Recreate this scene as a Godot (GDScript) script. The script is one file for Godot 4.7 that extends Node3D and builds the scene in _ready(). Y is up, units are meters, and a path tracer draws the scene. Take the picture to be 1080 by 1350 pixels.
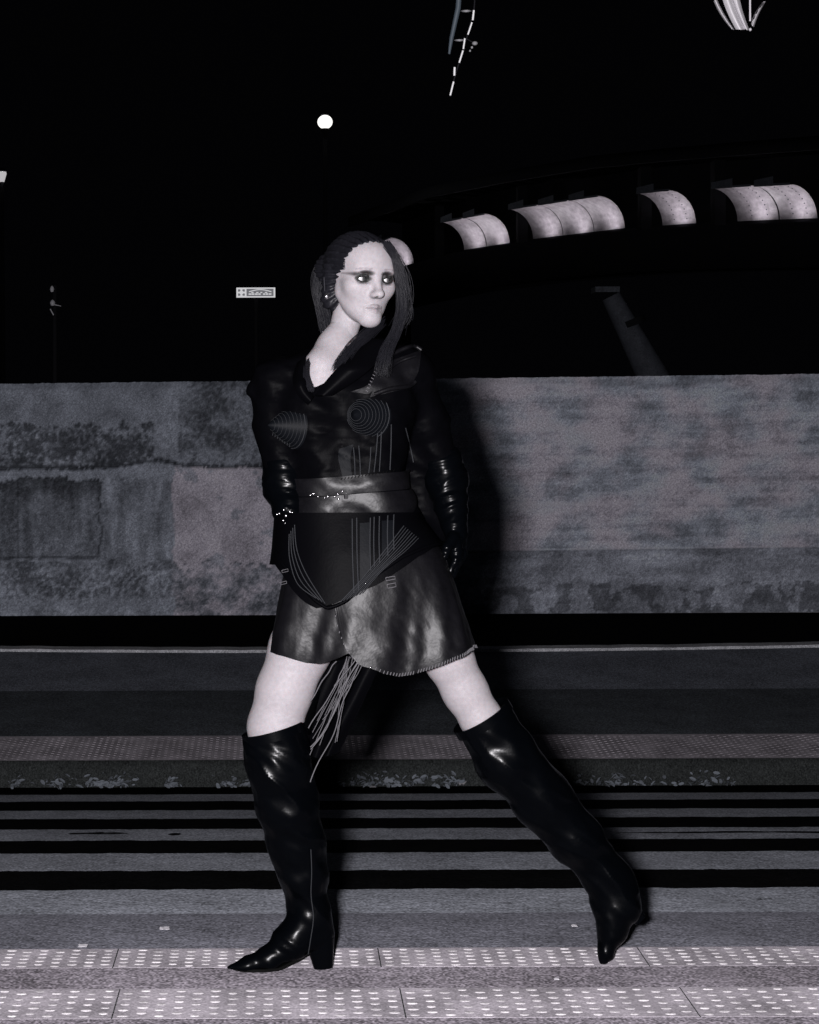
extends Node3D
# Night street, lit by a camera flash: a person strides past a zebra crossing, a stained concrete wall and a viaduct behind.

const F := 2400.0      # focal length in photograph pixels
const CX := 370.0      # where depth lines of the paving meet
const CY := 560.0      # horizon
const EYE := 1.256     # camera height above the near pavement
const DP := 4.21       # distance of the walking person

# ------------------------------------------------------------------ helpers
func pt(px: float, py: float, d: float) -> Vector3:
	return Vector3((px - CX) * d / F, EYE + (CY - py) * d / F, -d)

func bp(px: float, py: float, dz := 0.0) -> Vector3:
	return pt(px, py, DP + dz)

func rp(r: float) -> float:
	return r * DP / F

class MB:
	var v := PackedVector3Array()
	var n := PackedVector3Array()
	var c := PackedColorArray()
	var i := PackedInt32Array()
	var col := Color(1, 1, 1)
	func vert(p: Vector3, nn: Vector3) -> int:
		v.append(p); n.append(nn); c.append(col)
		return v.size() - 1
	func tri(a: int, b: int, d: int) -> void:
		var g := (v[b] - v[a]).cross(v[d] - v[a])
		if g.dot(n[a] + n[b] + n[d]) > 0.0:
			i.append(a); i.append(d); i.append(b)
		else:
			i.append(a); i.append(b); i.append(d)
	func quad(a: int, b: int, d: int, e: int) -> void:
		tri(a, b, d); tri(a, d, e)
	func face(p: Array) -> void:
		var nn: Vector3 = (p[1] - p[0]).cross(p[2] - p[0]).normalized()
		var b := v.size()
		for q in p:
			vert(q, nn)
		for k in range(1, p.size() - 1):
			tri(b, b + k, b + k + 1)
	func box(lo: Vector3, hi: Vector3, xf := Transform3D()) -> void:
		var q := []
		for k in 8:
			q.append(xf * Vector3(hi.x if k & 1 else lo.x, hi.y if k & 2 else lo.y, hi.z if k & 4 else lo.z))
		var m: Vector3 = (q[0] + q[7]) * 0.5
		for f in [[0, 1, 3, 2], [4, 5, 7, 6], [0, 1, 5, 4], [2, 3, 7, 6], [0, 2, 6, 4], [1, 3, 7, 5]]:
			var nn: Vector3 = (q[f[1]] - q[f[0]]).cross(q[f[2]] - q[f[0]]).normalized()
			var cc: Vector3 = (q[f[0]] + q[f[2]]) * 0.5
			if nn.dot(cc - m) < 0:
				nn = -nn
			var b := v.size()
			for k in 4:
				vert(q[f[k]], nn)
			quad(b, b + 1, b + 2, b + 3)
	func tube(pts: Array, rs: Array, sides := 8, caps := true) -> void:
		var m := pts.size()
		var up := Vector3(0.13, 0.21, 0.97).normalized()
		var first := v.size()
		for k in m:
			var d: Vector3 = (pts[min(k + 1, m - 1)] - pts[max(k - 1, 0)])
			if d.length() < 1e-9:
				d = Vector3.UP
			d = d.normalized()
			if absf(d.dot(up)) > 0.95:
				up = Vector3(1, 0, 0)
			var s := d.cross(up).normalized()
			var t := s.cross(d).normalized()
			up = t
			var r: float = rs[k] if k < rs.size() else rs[rs.size() - 1]
			for a in sides:
				var an := TAU * a / sides
				var nn := s * cos(an) + t * sin(an)
				vert(pts[k] + nn * r, nn)
		for k in m - 1:
			for a in sides:
				var b := (a + 1) % sides
				quad(first + k * sides + a, first + k * sides + b, first + (k + 1) * sides + b, first + (k + 1) * sides + a)
		if caps:
			for e in [0, m - 1]:
				var d2: Vector3 = (pts[1] - pts[0]) if e == 0 else (pts[m - 2] - pts[m - 1])
				var nn2 := -d2.normalized()
				var b2 := v.size()
				for a in sides:
					vert(v[first + e * sides + a], nn2)
				for a in range(1, sides - 1):
					tri(b2, b2 + a, b2 + a + 1)
	# rows x cols of points -> smooth sheet with a thickness; out = a point on the inner side
	func sheet(rows: Array, inner: Vector3, thick: float, closed := false) -> void:
		var R := rows.size()
		var C: int = rows[0].size()
		var nn := []
		for r in R:
			var line := []
			for k in C:
				var k0 := (k - 1 + C) % C if closed else max(k - 1, 0)
				var k1 := (k + 1) % C if closed else min(k + 1, C - 1)
				var du: Vector3 = rows[r][k1] - rows[r][k0]
				var dv: Vector3 = rows[min(r + 1, R - 1)][k] - rows[max(r - 1, 0)][k]
				var q := du.cross(dv)
				if q.length() < 1e-12:
					q = rows[r][k] - inner
				q = q.normalized()
				var away: Vector3 = rows[r][k] - Vector3(inner.x, rows[r][k].y if inner.y > -100.0 else inner.y, inner.z)
				if q.dot(away) < 0:
					q = -q
				line.append(q)
			nn.append(line)
		var a := v.size()
		for r in R:
			for k in C:
				vert(rows[r][k], nn[r][k])
		var b := v.size()
		for r in R:
			for k in C:
				vert(rows[r][k] - nn[r][k] * thick, -nn[r][k])
		var lim := C if closed else C - 1
		for r in R - 1:
			for k in lim:
				var k2 := (k + 1) % C
				quad(a + r * C + k, a + r * C + k2, a + (r + 1) * C + k2, a + (r + 1) * C + k)
				quad(b + r * C + k, b + r * C + k2, b + (r + 1) * C + k2, b + (r + 1) * C + k)
		for r in [0, R - 1]:
			for k in lim:
				var k3 := (k + 1) % C
				face([v[a + r * C + k], v[a + r * C + k3], v[b + r * C + k3], v[b + r * C + k]])
		if not closed:
			for r in R - 1:
				for k in [0, C - 1]:
					face([v[a + r * C + k], v[a + (r + 1) * C + k], v[b + (r + 1) * C + k], v[b + r * C + k]])
	func facets(rows: Array, inner: Vector3) -> void:   # flat quads between rows
		for r in rows.size() - 1:
			for k in rows[r].size() - 1:
				var q := [rows[r][k], rows[r][k + 1], rows[r + 1][k + 1], rows[r + 1][k]]
				var nn: Vector3 = (q[1] - q[0]).cross(q[2] - q[0]).normalized()
				if nn.dot(q[0] - inner) < 0:
					nn = -nn
				var b := v.size()
				for e in q:
					vert(e, nn)
				quad(b, b + 1, b + 2, b + 3)
	func lathe(prof: Array, sides: int, xf := Transform3D()) -> void:
		var first := v.size()
		var m := prof.size()
		for k in m:
			var d: Vector2 = prof[min(k + 1, m - 1)] - prof[max(k - 1, 0)]
			var nr := Vector2(d.y, -d.x).normalized()
			for a in sides:
				var an := TAU * a / sides
				vert(xf * Vector3(prof[k].x * cos(an), prof[k].y, prof[k].x * sin(an)), xf.basis * Vector3(nr.x * cos(an), nr.y, nr.x * sin(an)))
		for k in m - 1:
			for a in sides:
				var b := (a + 1) % sides
				quad(first + k * sides + a, first + k * sides + b, first + (k + 1) * sides + b, first + (k + 1) * sides + a)
	func ball(p: Vector3, r: Vector3, seg := 12) -> void:
		var prof := []
		for k in seg + 1:
			var t := -PI / 2 + PI * k / seg
			prof.append(Vector2(maxf(cos(t), 0.0001), sin(t)))
		lathe(prof, seg, Transform3D(Basis.from_scale(r), p))
	func done() -> ArrayMesh:
		var arr := []
		arr.resize(Mesh.ARRAY_MAX)
		arr[Mesh.ARRAY_VERTEX] = v
		arr[Mesh.ARRAY_NORMAL] = n
		arr[Mesh.ARRAY_COLOR] = c
		arr[Mesh.ARRAY_INDEX] = i
		var m := ArrayMesh.new()
		m.add_surface_from_arrays(Mesh.PRIMITIVE_TRIANGLES, arr)
		return m

# a distance field on a grid, meshed as surface nets
class Field:
	var o: Vector3
	var h: float
	var nx: int
	var ny: int
	var nz: int
	var f: PackedFloat32Array
	func _init(lo: Vector3, hi: Vector3, cell: float) -> void:
		o = lo; h = cell
		nx = int(ceil((hi.x - lo.x) / h)) + 1
		ny = int(ceil((hi.y - lo.y) / h)) + 1
		nz = int(ceil((hi.z - lo.z) / h)) + 1
		f = PackedFloat32Array()
		f.resize(nx * ny * nz)
		f.fill(1.0)
	func span(lo: Vector3, hi: Vector3) -> Array:
		return [clampi(int((lo.x - o.x) / h), 0, nx - 1), clampi(int((hi.x - o.x) / h) + 1, 0, nx - 1),
			clampi(int((lo.y - o.y) / h), 0, ny - 1), clampi(int((hi.y - o.y) / h) + 1, 0, ny - 1),
			clampi(int((lo.z - o.z) / h), 0, nz - 1), clampi(int((hi.z - o.z) / h) + 1, 0, nz - 1)]
	func put(at: int, d: float, k: float, sub: bool) -> void:
		var e := f[at]
		if sub:
			var q := -d
			var w := maxf(k - absf(e - q), 0.0) / k
			f[at] = maxf(e, q) + w * w * k * 0.25
		else:
			var w2 := maxf(k - absf(e - d), 0.0) / k
			f[at] = minf(e, d) - w2 * w2 * k * 0.25
	func cone(a: Vector3, b: Vector3, ra: float, rb: float, k := 0.02, sub := false) -> void:
		var m := maxf(ra, rb) + k + h * 3.0
		var mv := Vector3(m, m, m)
		var s := span(Vector3(minf(a.x, b.x), minf(a.y, b.y), minf(a.z, b.z)) - mv, Vector3(maxf(a.x, b.x), maxf(a.y, b.y), maxf(a.z, b.z)) + mv)
		var ba := b - a
		var bb := maxf(ba.dot(ba), 1e-9)
		for z in range(s[4], s[5] + 1):
			for y in range(s[2], s[3] + 1):
				var at: int = (z * ny + y) * nx + s[0]
				var p := o + Vector3(s[0], y, z) * h
				for x in range(s[0], s[1] + 1):
					var pa := p - a
					var t := clampf(pa.dot(ba) / bb, 0.0, 1.0)
					put(at, (pa - ba * t).length() - lerpf(ra, rb, t), k, sub)
					at += 1
					p.x += h
	func chain(list: Array, k := 0.02) -> void:
		for q in list.size() - 1:
			cone(list[q][0], list[q + 1][0], list[q][1], list[q + 1][1], k)
	func ell(cn: Vector3, r: Vector3, k := 0.02, sub := false) -> void:
		var m := k + h * 3.0
		var s := span(cn - r - Vector3(m, m, m), cn + r + Vector3(m, m, m))
		for z in range(s[4], s[5] + 1):
			for y in range(s[2], s[3] + 1):
				var at: int = (z * ny + y) * nx + s[0]
				var p := o + Vector3(s[0], y, z) * h - cn
				for x in range(s[0], s[1] + 1):
					var q := p / r
					var k0 := q.length()
					var k1 := (q / r).length()
					put(at, -minf(r.x, minf(r.y, r.z)) if k1 < 1e-6 else k0 * (k0 - 1.0) / k1, k, sub)
					at += 1
					p.x += h
	func cut(p0: Vector3, nrm: Vector3, k := 0.004) -> void:   # removes the side the normal points to
		var at := 0
		for z in nz:
			for y in ny:
				for x in nx:
					if f[at] < 0.9:
						put(at, -(o + Vector3(x, y, z) * h - p0).dot(nrm), k, true)
					at += 1
	func ruffle(fn: Callable) -> void:
		var at := 0
		for z in nz:
			for y in ny:
				for x in nx:
					if absf(f[at]) < h * 4.0:
						f[at] += fn.call(o + Vector3(x, y, z) * h)
					at += 1
	func sample(p: Vector3) -> float:
		var q := (p - o) / h
		var x := clampi(int(q.x), 0, nx - 2)
		var y := clampi(int(q.y), 0, ny - 2)
		var z := clampi(int(q.z), 0, nz - 2)
		var u := clampf(q.x - x, 0, 1)
		var w := clampf(q.y - y, 0, 1)
		var t := clampf(q.z - z, 0, 1)
		var at := (z * ny + y) * nx + x
		var b := at + nx * ny
		return lerpf(lerpf(lerpf(f[at], f[at + 1], u), lerpf(f[at + nx], f[at + nx + 1], u), w),
			lerpf(lerpf(f[b], f[b + 1], u), lerpf(f[b + nx], f[b + nx + 1], u), w), t)
	func hit(from: Vector3, dir: Vector3, far: float) -> float:   # distance along the ray, or -1
		var t := 0.0
		while t < far:
			var d := sample(from + dir * t)
			if d < 0.0005:
				return t
			t += clampf(d * 0.7, 0.0008, 0.02)
		return -1.0
	func into(mb: MB, xf := Transform3D(), paint = null) -> void:
		var vid := {}
		var off := [0, 1, nx, nx + 1, nx * ny, nx * ny + 1, nx * ny + nx, nx * ny + nx + 1]
		var edges := [[0, 1], [2, 3], [4, 5], [6, 7], [0, 2], [1, 3], [4, 6], [5, 7], [0, 4], [1, 5], [2, 6], [3, 7]]
		var cells := PackedInt32Array()
		var lim := h * 3.5
		for z in nz - 1:
			for y in ny - 1:
				var at := (z * ny + y) * nx
				for x in nx - 1:
					if absf(f[at]) < lim:
						var c0 := f[at] < 0
						var mixed := false
						for k in range(1, 8):
							if (f[at + off[k]] < 0) != c0:
								mixed = true
								break
						if mixed:
							var e := []
							for k in 8:
								e.append(f[at + off[k]])
							var sum := Vector3.ZERO
							var cnt := 0
							for g in edges:
								var a: float = e[g[0]]
								var b: float = e[g[1]]
								if (a < 0) != (b < 0):
									var t := a / (a - b)
									var pa := Vector3(g[0] & 1, (g[0] >> 1) & 1, g[0] >> 2)
									var pb := Vector3(g[1] & 1, (g[1] >> 1) & 1, g[1] >> 2)
									sum += pa.lerp(pb, t)
									cnt += 1
							var p := o + (Vector3(x, y, z) + sum / cnt) * h
							var nn := Vector3(e[1] + e[3] + e[5] + e[7] - e[0] - e[2] - e[4] - e[6],
								e[2] + e[3] + e[6] + e[7] - e[0] - e[1] - e[4] - e[5],
								e[4] + e[5] + e[6] + e[7] - e[0] - e[1] - e[2] - e[3]).normalized()
							if paint != null:
								mb.col = paint.call(p, nn)
							vid[at] = mb.vert(xf * p, (xf.basis * nn).normalized())
							cells.append(at)
					at += 1
		var sx := 1
		var sy := nx
		var sz := nx * ny
		for at in cells:
			var s := f[at] < 0
			for ax in [[sx, sy, sz], [sy, sx, sz], [sz, sx, sy]]:
				if (f[at + ax[0]] < 0) != s:
					var q1: int = at - ax[1]
					var q2: int = at - ax[1] - ax[2]
					var q3: int = at - ax[2]
					if vid.has(q1) and vid.has(q2) and vid.has(q3):
						mb.quad(vid[at], vid[q1], vid[q2], vid[q3])

var taken := {}
func numbered(called: String) -> String:
	var k: int = taken.get(called, 0)
	taken[called] = k + 1
	return called if k == 0 else "%s_%03d" % [called, k]

func part(called: String, mesh: Mesh, m: Material, parent: Node) -> MeshInstance3D:
	var o := MeshInstance3D.new()
	o.name = called
	o.mesh = mesh
	o.material_override = m
	parent.add_child(o, true)
	return o

func tag(o: Node, label: String, category: String, group := "", kind := "") -> void:
	if label: o.set_meta("label", label)
	if category: o.set_meta("category", category)
	if group: o.set_meta("group", group)
	if kind: o.set_meta("kind", kind)

func thing(called: String, label: String, category: String, at := Vector3.ZERO, group := "") -> Node3D:
	var o := Node3D.new()
	o.name = numbered(called)
	add_child(o)
	o.position = at
	tag(o, label, category, group)
	return o

func single(called: String, mesh: Mesh, m: Material, label: String, category: String, group := "", kind := "") -> MeshInstance3D:
	var o := part(numbered(called), mesh, m, self)
	tag(o, label, category, group, kind)
	return o

func lin(r: float, g: float, b: float) -> Color:
	return Color(r, g, b).linear_to_srgb()

# a seamless grey texture: mean 1-ish, mixed from several noises [type, frequency, weight]
func tex(size: int, layers: Array, lo: float, hi: float, seed0: int, gamma := 1.0) -> ImageTexture:
	var imgs := []
	var k := 0
	for L in layers:
		var nz := FastNoiseLite.new()
		nz.seed = seed0 + k * 17
		nz.noise_type = L[0]
		nz.frequency = L[1]
		nz.fractal_octaves = L[3] if L.size() > 3 else 3
		imgs.append(nz.get_seamless_image(size, size).get_data())
		k += 1
	var out := PackedByteArray()
	out.resize(size * size)
	var total := 0.0
	for L in layers:
		total += L[2]
	for p in size * size:
		var s := 0.0
		for q in layers.size():
			s += (float(imgs[q][p]) / 255.0) * layers[q][2]
		s = pow(clampf(s / total, 0, 1), gamma)
		out[p] = int(clampf(lerpf(lo, hi, s), 0, 1) * 255.0)
	return ImageTexture.create_from_image(Image.create_from_data(size, size, false, Image.FORMAT_L8, out))

func nrm(size: int, layers: Array, depth: float, seed0: int) -> ImageTexture:
	var im := tex(size, layers, 0, 1, seed0).get_image()
	im.convert(Image.FORMAT_RGBA8)
	im.bump_map_to_normal_map(depth)
	return ImageTexture.create_from_image(im)

func mat(col: Color, rough: float, spec := 0.5, metal := 0.0) -> StandardMaterial3D:
	var m := StandardMaterial3D.new()
	m.albedo_color = col
	m.roughness = rough
	m.metallic_specular = spec
	m.metallic = metal
	return m

func worldtex(m: StandardMaterial3D, t: Texture2D, scale: float, n: Texture2D = null, ns := 1.0, in_world := true) -> StandardMaterial3D:
	if t:
		m.albedo_texture = t
	m.uv1_triplanar = true
	m.uv1_world_triplanar = in_world
	m.uv1_scale = Vector3(scale, scale, scale)
	if n:
		m.normal_enabled = true
		m.normal_texture = n
		m.normal_scale = ns
	return m

func poly(xs: Array, x: float) -> float:   # piecewise linear through [[x, y], ...]
	if x <= xs[0][0]:
		return xs[0][1]
	for k in xs.size() - 1:
		if x <= xs[k + 1][0]:
			var t: float = (x - xs[k][0]) / (xs[k + 1][0] - xs[k][0])
			return lerpf(xs[k][1], xs[k + 1][1], t)
	return xs[xs.size() - 1][1]

func spline(pts: Array, n: int) -> Array:   # Catmull-Rom through points
	var out := []
	var m := pts.size()
	for k in n + 1:
		var s := float(k) / n * (m - 1)
		var a := mini(int(s), m - 2)
		var t := s - a
		var p0: Vector3 = pts[maxi(a - 1, 0)]
		var p1: Vector3 = pts[a]
		var p2: Vector3 = pts[a + 1]
		var p3: Vector3 = pts[mini(a + 2, m - 1)]
		out.append(0.5 * ((2.0 * p1) + (p2 - p0) * t + (2.0 * p0 - 5.0 * p1 + 4.0 * p2 - p3) * t * t + (3.0 * p1 - p0 - 3.0 * p2 + p3) * t * t * t))
	return out

var M := {}
var rng := RandomNumberGenerator.new()
var noise := FastNoiseLite.new()
var jacket: Field

# ------------------------------------------------------------------ scene
func _ready() -> void:
	var t0 := Time.get_ticks_msec()
	rng.seed = 7
	noise.seed = 5
	noise.frequency = 1.0
	noise.fractal_octaves = 3
	setup_view()
	setup_materials()
	print("materials ", Time.get_ticks_msec() - t0)
	build_ground()
	print("ground ", Time.get_ticks_msec() - t0)
	build_wall()
	print("wall ", Time.get_ticks_msec() - t0)
	build_viaduct()
	build_lamps()
	build_overhead()
	build_flash()
	print("far ", Time.get_ticks_msec() - t0)
	build_person()
	print("person ", Time.get_ticks_msec() - t0)
	build_litter()
	print("done ", Time.get_ticks_msec() - t0)

func setup_view() -> void:
	var cam := Camera3D.new()
	cam.name = "camera"
	add_child(cam)
	cam.position = Vector3(0, EYE, 0)
	cam.rotation_degrees.z = -0.2
	var near := 0.05
	cam.set_frustum(1350.0 / F * near, Vector2(540.0 - CX, CY - 675.0) / F * near, near, 900.0)
	cam.current = true
	var we := WorldEnvironment.new()
	we.name = "environment"
	var env := Environment.new()
	env.background_mode = Environment.BG_SKY
	var sky := Sky.new()
	var sm := ProceduralSkyMaterial.new()
	sm.sky_top_color = lin(0.0007, 0.0007, 0.0009)
	sm.sky_horizon_color = lin(0.0008, 0.0008, 0.0011)
	sm.ground_bottom_color = lin(0.0005, 0.0005, 0.0006)
	sm.ground_horizon_color = lin(0.0006, 0.0006, 0.0008)
	sky.sky_material = sm
	env.sky = sky
	env.background_energy_multiplier = 1.0
	env.tonemap_mode = Environment.TONE_MAPPER_LINEAR
	env.tonemap_exposure = 1.0
	env.sdfgi_enabled = true
	env.ssao_enabled = true
	env.ssil_enabled = true
	we.environment = env
	add_child(we)
	var sun := DirectionalLight3D.new()   # moonlight, all but nothing
	sun.name = "moonlight"
	sun.light_energy = 0.004
	sun.light_angular_distance = 0.5
	sun.light_color = Color(0.8, 0.86, 1.0)
	sun.rotation_degrees = Vector3(-50, -30, 0)
	sun.shadow_enabled = true
	add_child(sun)

func setup_materials() -> void:
	var S := FastNoiseLite.TYPE_SIMPLEX_SMOOTH
	var C := FastNoiseLite.TYPE_CELLULAR
	var V := FastNoiseLite.TYPE_VALUE
	var gravel := tex(1024, [[V, 0.42, 1.5, 1], [S, 0.2, 0.5, 2], [S, 0.005, 0.4, 4]], 0.2, 1.0, 3)
	var gravel_n := nrm(512, [[V, 0.3, 1.0, 2], [S, 0.08, 0.7, 3]], 3.0, 9)
	var fine := tex(512, [[V, 0.5, 1.2, 1], [S, 0.03, 0.8, 4]], 0.55, 1.0, 31)
	var hide_n := nrm(512, [[C, 0.07, 1.0, 2], [S, 0.015, 1.5, 3]], 3.5, 12)
	M.hide_n = hide_n
	M.pavement = worldtex(mat(lin(0.375, 0.34, 0.385), 0.95, 0.2), gravel, 0.55, gravel_n, 0.15)
	M.ramp = worldtex(mat(lin(0.43, 0.435, 0.51), 0.95, 0.2), gravel, 0.5, gravel_n, 0.15)
	M.slab = worldtex(mat(lin(0.345, 0.318, 0.35), 0.9, 0.3), tex(1024, [[V, 0.45, 1.0, 1], [S, 0.006, 1.2, 5]], 0.5, 1.0, 55), 0.7, gravel_n, 0.12)
	M.stud = worldtex(mat(lin(0.42, 0.40, 0.415), 0.7, 0.3), fine, 2.0)
	M.road = worldtex(mat(lin(0.011, 0.011, 0.012), 1.0, 0.05), gravel, 0.5, gravel_n, 0.15)
	M.paint = worldtex(mat(lin(0.73, 0.77, 0.88), 0.9, 0.3), gravel, 0.45, gravel_n, 0.15)
	M.far_asphalt = worldtex(mat(lin(0.13, 0.147, 0.168), 0.95, 0.2), gravel, 0.4, gravel_n, 0.15)
	M.far_concrete = worldtex(mat(lin(0.31, 0.335, 0.40), 0.95, 0.2), gravel, 0.4, gravel_n, 0.15)
	M.kerb_dirty = worldtex(mat(lin(0.05, 0.055, 0.055), 1.0, 0.1), gravel, 0.6, gravel_n, 0.8)
	M.kerb_stone = worldtex(mat(lin(0.78, 0.79, 0.84), 0.9, 0.2), gravel, 0.8)
	var w := worldtex(mat(Color.WHITE, 0.95, 0.2), tex(1024, [[V, 0.4, 1.0, 1], [S, 0.05, 0.8, 5]], 0.42, 1.0, 77), 0.9, gravel_n, 0.5)
	w.vertex_color_use_as_albedo = true
	M.wall = w
	M.steel = mat(lin(0.012, 0.012, 0.014), 0.9, 0.15)
	M.steel_grey = worldtex(mat(lin(0.13, 0.14, 0.17), 0.7, 0.3), fine, 0.3)
	M.soffit = worldtex(mat(lin(0.62, 0.58, 0.62), 0.5, 0.4), tex(512, [[S, 0.02, 1.0, 4], [V, 0.3, 0.5, 2]], 0.5, 1.0, 41), 0.6)
	M.skin = mat(Color.WHITE, 0.58, 0.22)
	M.skin.vertex_color_use_as_albedo = true
	M.skin.subsurf_scatter_enabled = true
	M.skin.subsurf_scatter_strength = 0.08
	var sn := nrm(256, [[V, 0.4, 1.0, 1], [S, 0.1, 0.6, 3]], 1.5, 91)
	worldtex(M.skin, tex(512, [[V, 0.45, 1.0, 1], [S, 0.02, 1.0, 4]], 0.8, 1.0, 92), 7.0, sn, 0.4, false)
	M.velvet = worldtex(mat(lin(0.0005, 0.0005, 0.0007), 0.44, 0.055), null, 5.0, hide_n, 0.25, false)
	M.leather = worldtex(mat(lin(0.0024, 0.0023, 0.003), 0.42, 0.21), fine, 3.0, hide_n, 0.28, false)
	M.boot = worldtex(mat(lin(0.0003, 0.0004, 0.0006), 0.25, 0.13), null, 5.0, hide_n, 0.12, false)
	M.sole = mat(lin(0.0008, 0.0008, 0.0008), 0.7, 0.1)
	M.satin = worldtex(mat(lin(0.0012, 0.0014, 0.0019), 0.5, 0.1), null, 6.0, hide_n, 0.3, false)
	M.thread = mat(lin(0.0075, 0.008, 0.0092), 0.7, 0.2)
	M.stitch = mat(lin(0.035, 0.034, 0.037), 0.7, 0.3)
	M.metal = mat(lin(0.5, 0.49, 0.51), 0.3, 0.5, 1.0)
	M.hair = mat(lin(0.0034, 0.0034, 0.0045), 0.45, 0.2)
	M.eye = mat(Color.WHITE, 0.15, 0.5)
	M.eye.vertex_color_use_as_albedo = true
	M.leaf = mat(lin(0.09, 0.10, 0.115), 0.9, 0.2)
	M.paper = mat(lin(0.33, 0.32, 0.34), 0.9, 0.2)
	M.glass_lit = mat(Color(0.9, 0.9, 0.92), 0.4, 0.4)
	M.glass_lit.emission_enabled = true
	M.glass_lit.emission = Color(1, 0.99, 0.97)
	M.glass_lit.emission_energy_multiplier = 1.4
	M.white_metal = mat(lin(0.62, 0.6, 0.63), 0.35, 0.6)

# ---------------------------------------------------------------- ground
# ground profile: distance -> height
const Z_RAMP := 4.369
const PROFILE := [[-30.0, 0.0], [4.369, 0.0], [9.95, -0.722]]
func gh(d: float) -> float:
	if d < Z_RAMP:
		return 0.0
	return -(d - Z_RAMP) * 0.1294

func strip(mb: MB, x0: float, x1: float, prof: Array, nx := 1) -> void:   # prof = [[d, h], ...]; x split in nx
	for k in prof.size() - 1:
		var a := Vector3(0, prof[k][1], -prof[k][0])
		var b := Vector3(0, prof[k + 1][1], -prof[k + 1][0])
		var nn := (b - a).cross(Vector3.RIGHT).normalized()
		if nn.y < -0.01 or (absf(nn.y) <= 0.01 and nn.z < 0):
			nn = -nn
		for q in nx:
			var u := lerpf(x0, x1, float(q) / nx)
			var w := lerpf(x0, x1, float(q + 1) / nx)
			var f := mb.vert(a + Vector3(u, 0, 0), nn)
			mb.vert(a + Vector3(w, 0, 0), nn)
			mb.vert(b + Vector3(w, 0, 0), nn)
			mb.vert(b + Vector3(u, 0, 0), nn)
			mb.quad(f, f + 1, f + 2, f + 3)

func structure(called: String, mesh: Mesh, m: Material, label: String) -> MeshInstance3D:
	var o := part(called, mesh, m, self)
	o.set_meta("kind", "structure")
	o.set_meta("label", label)
	return o

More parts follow.
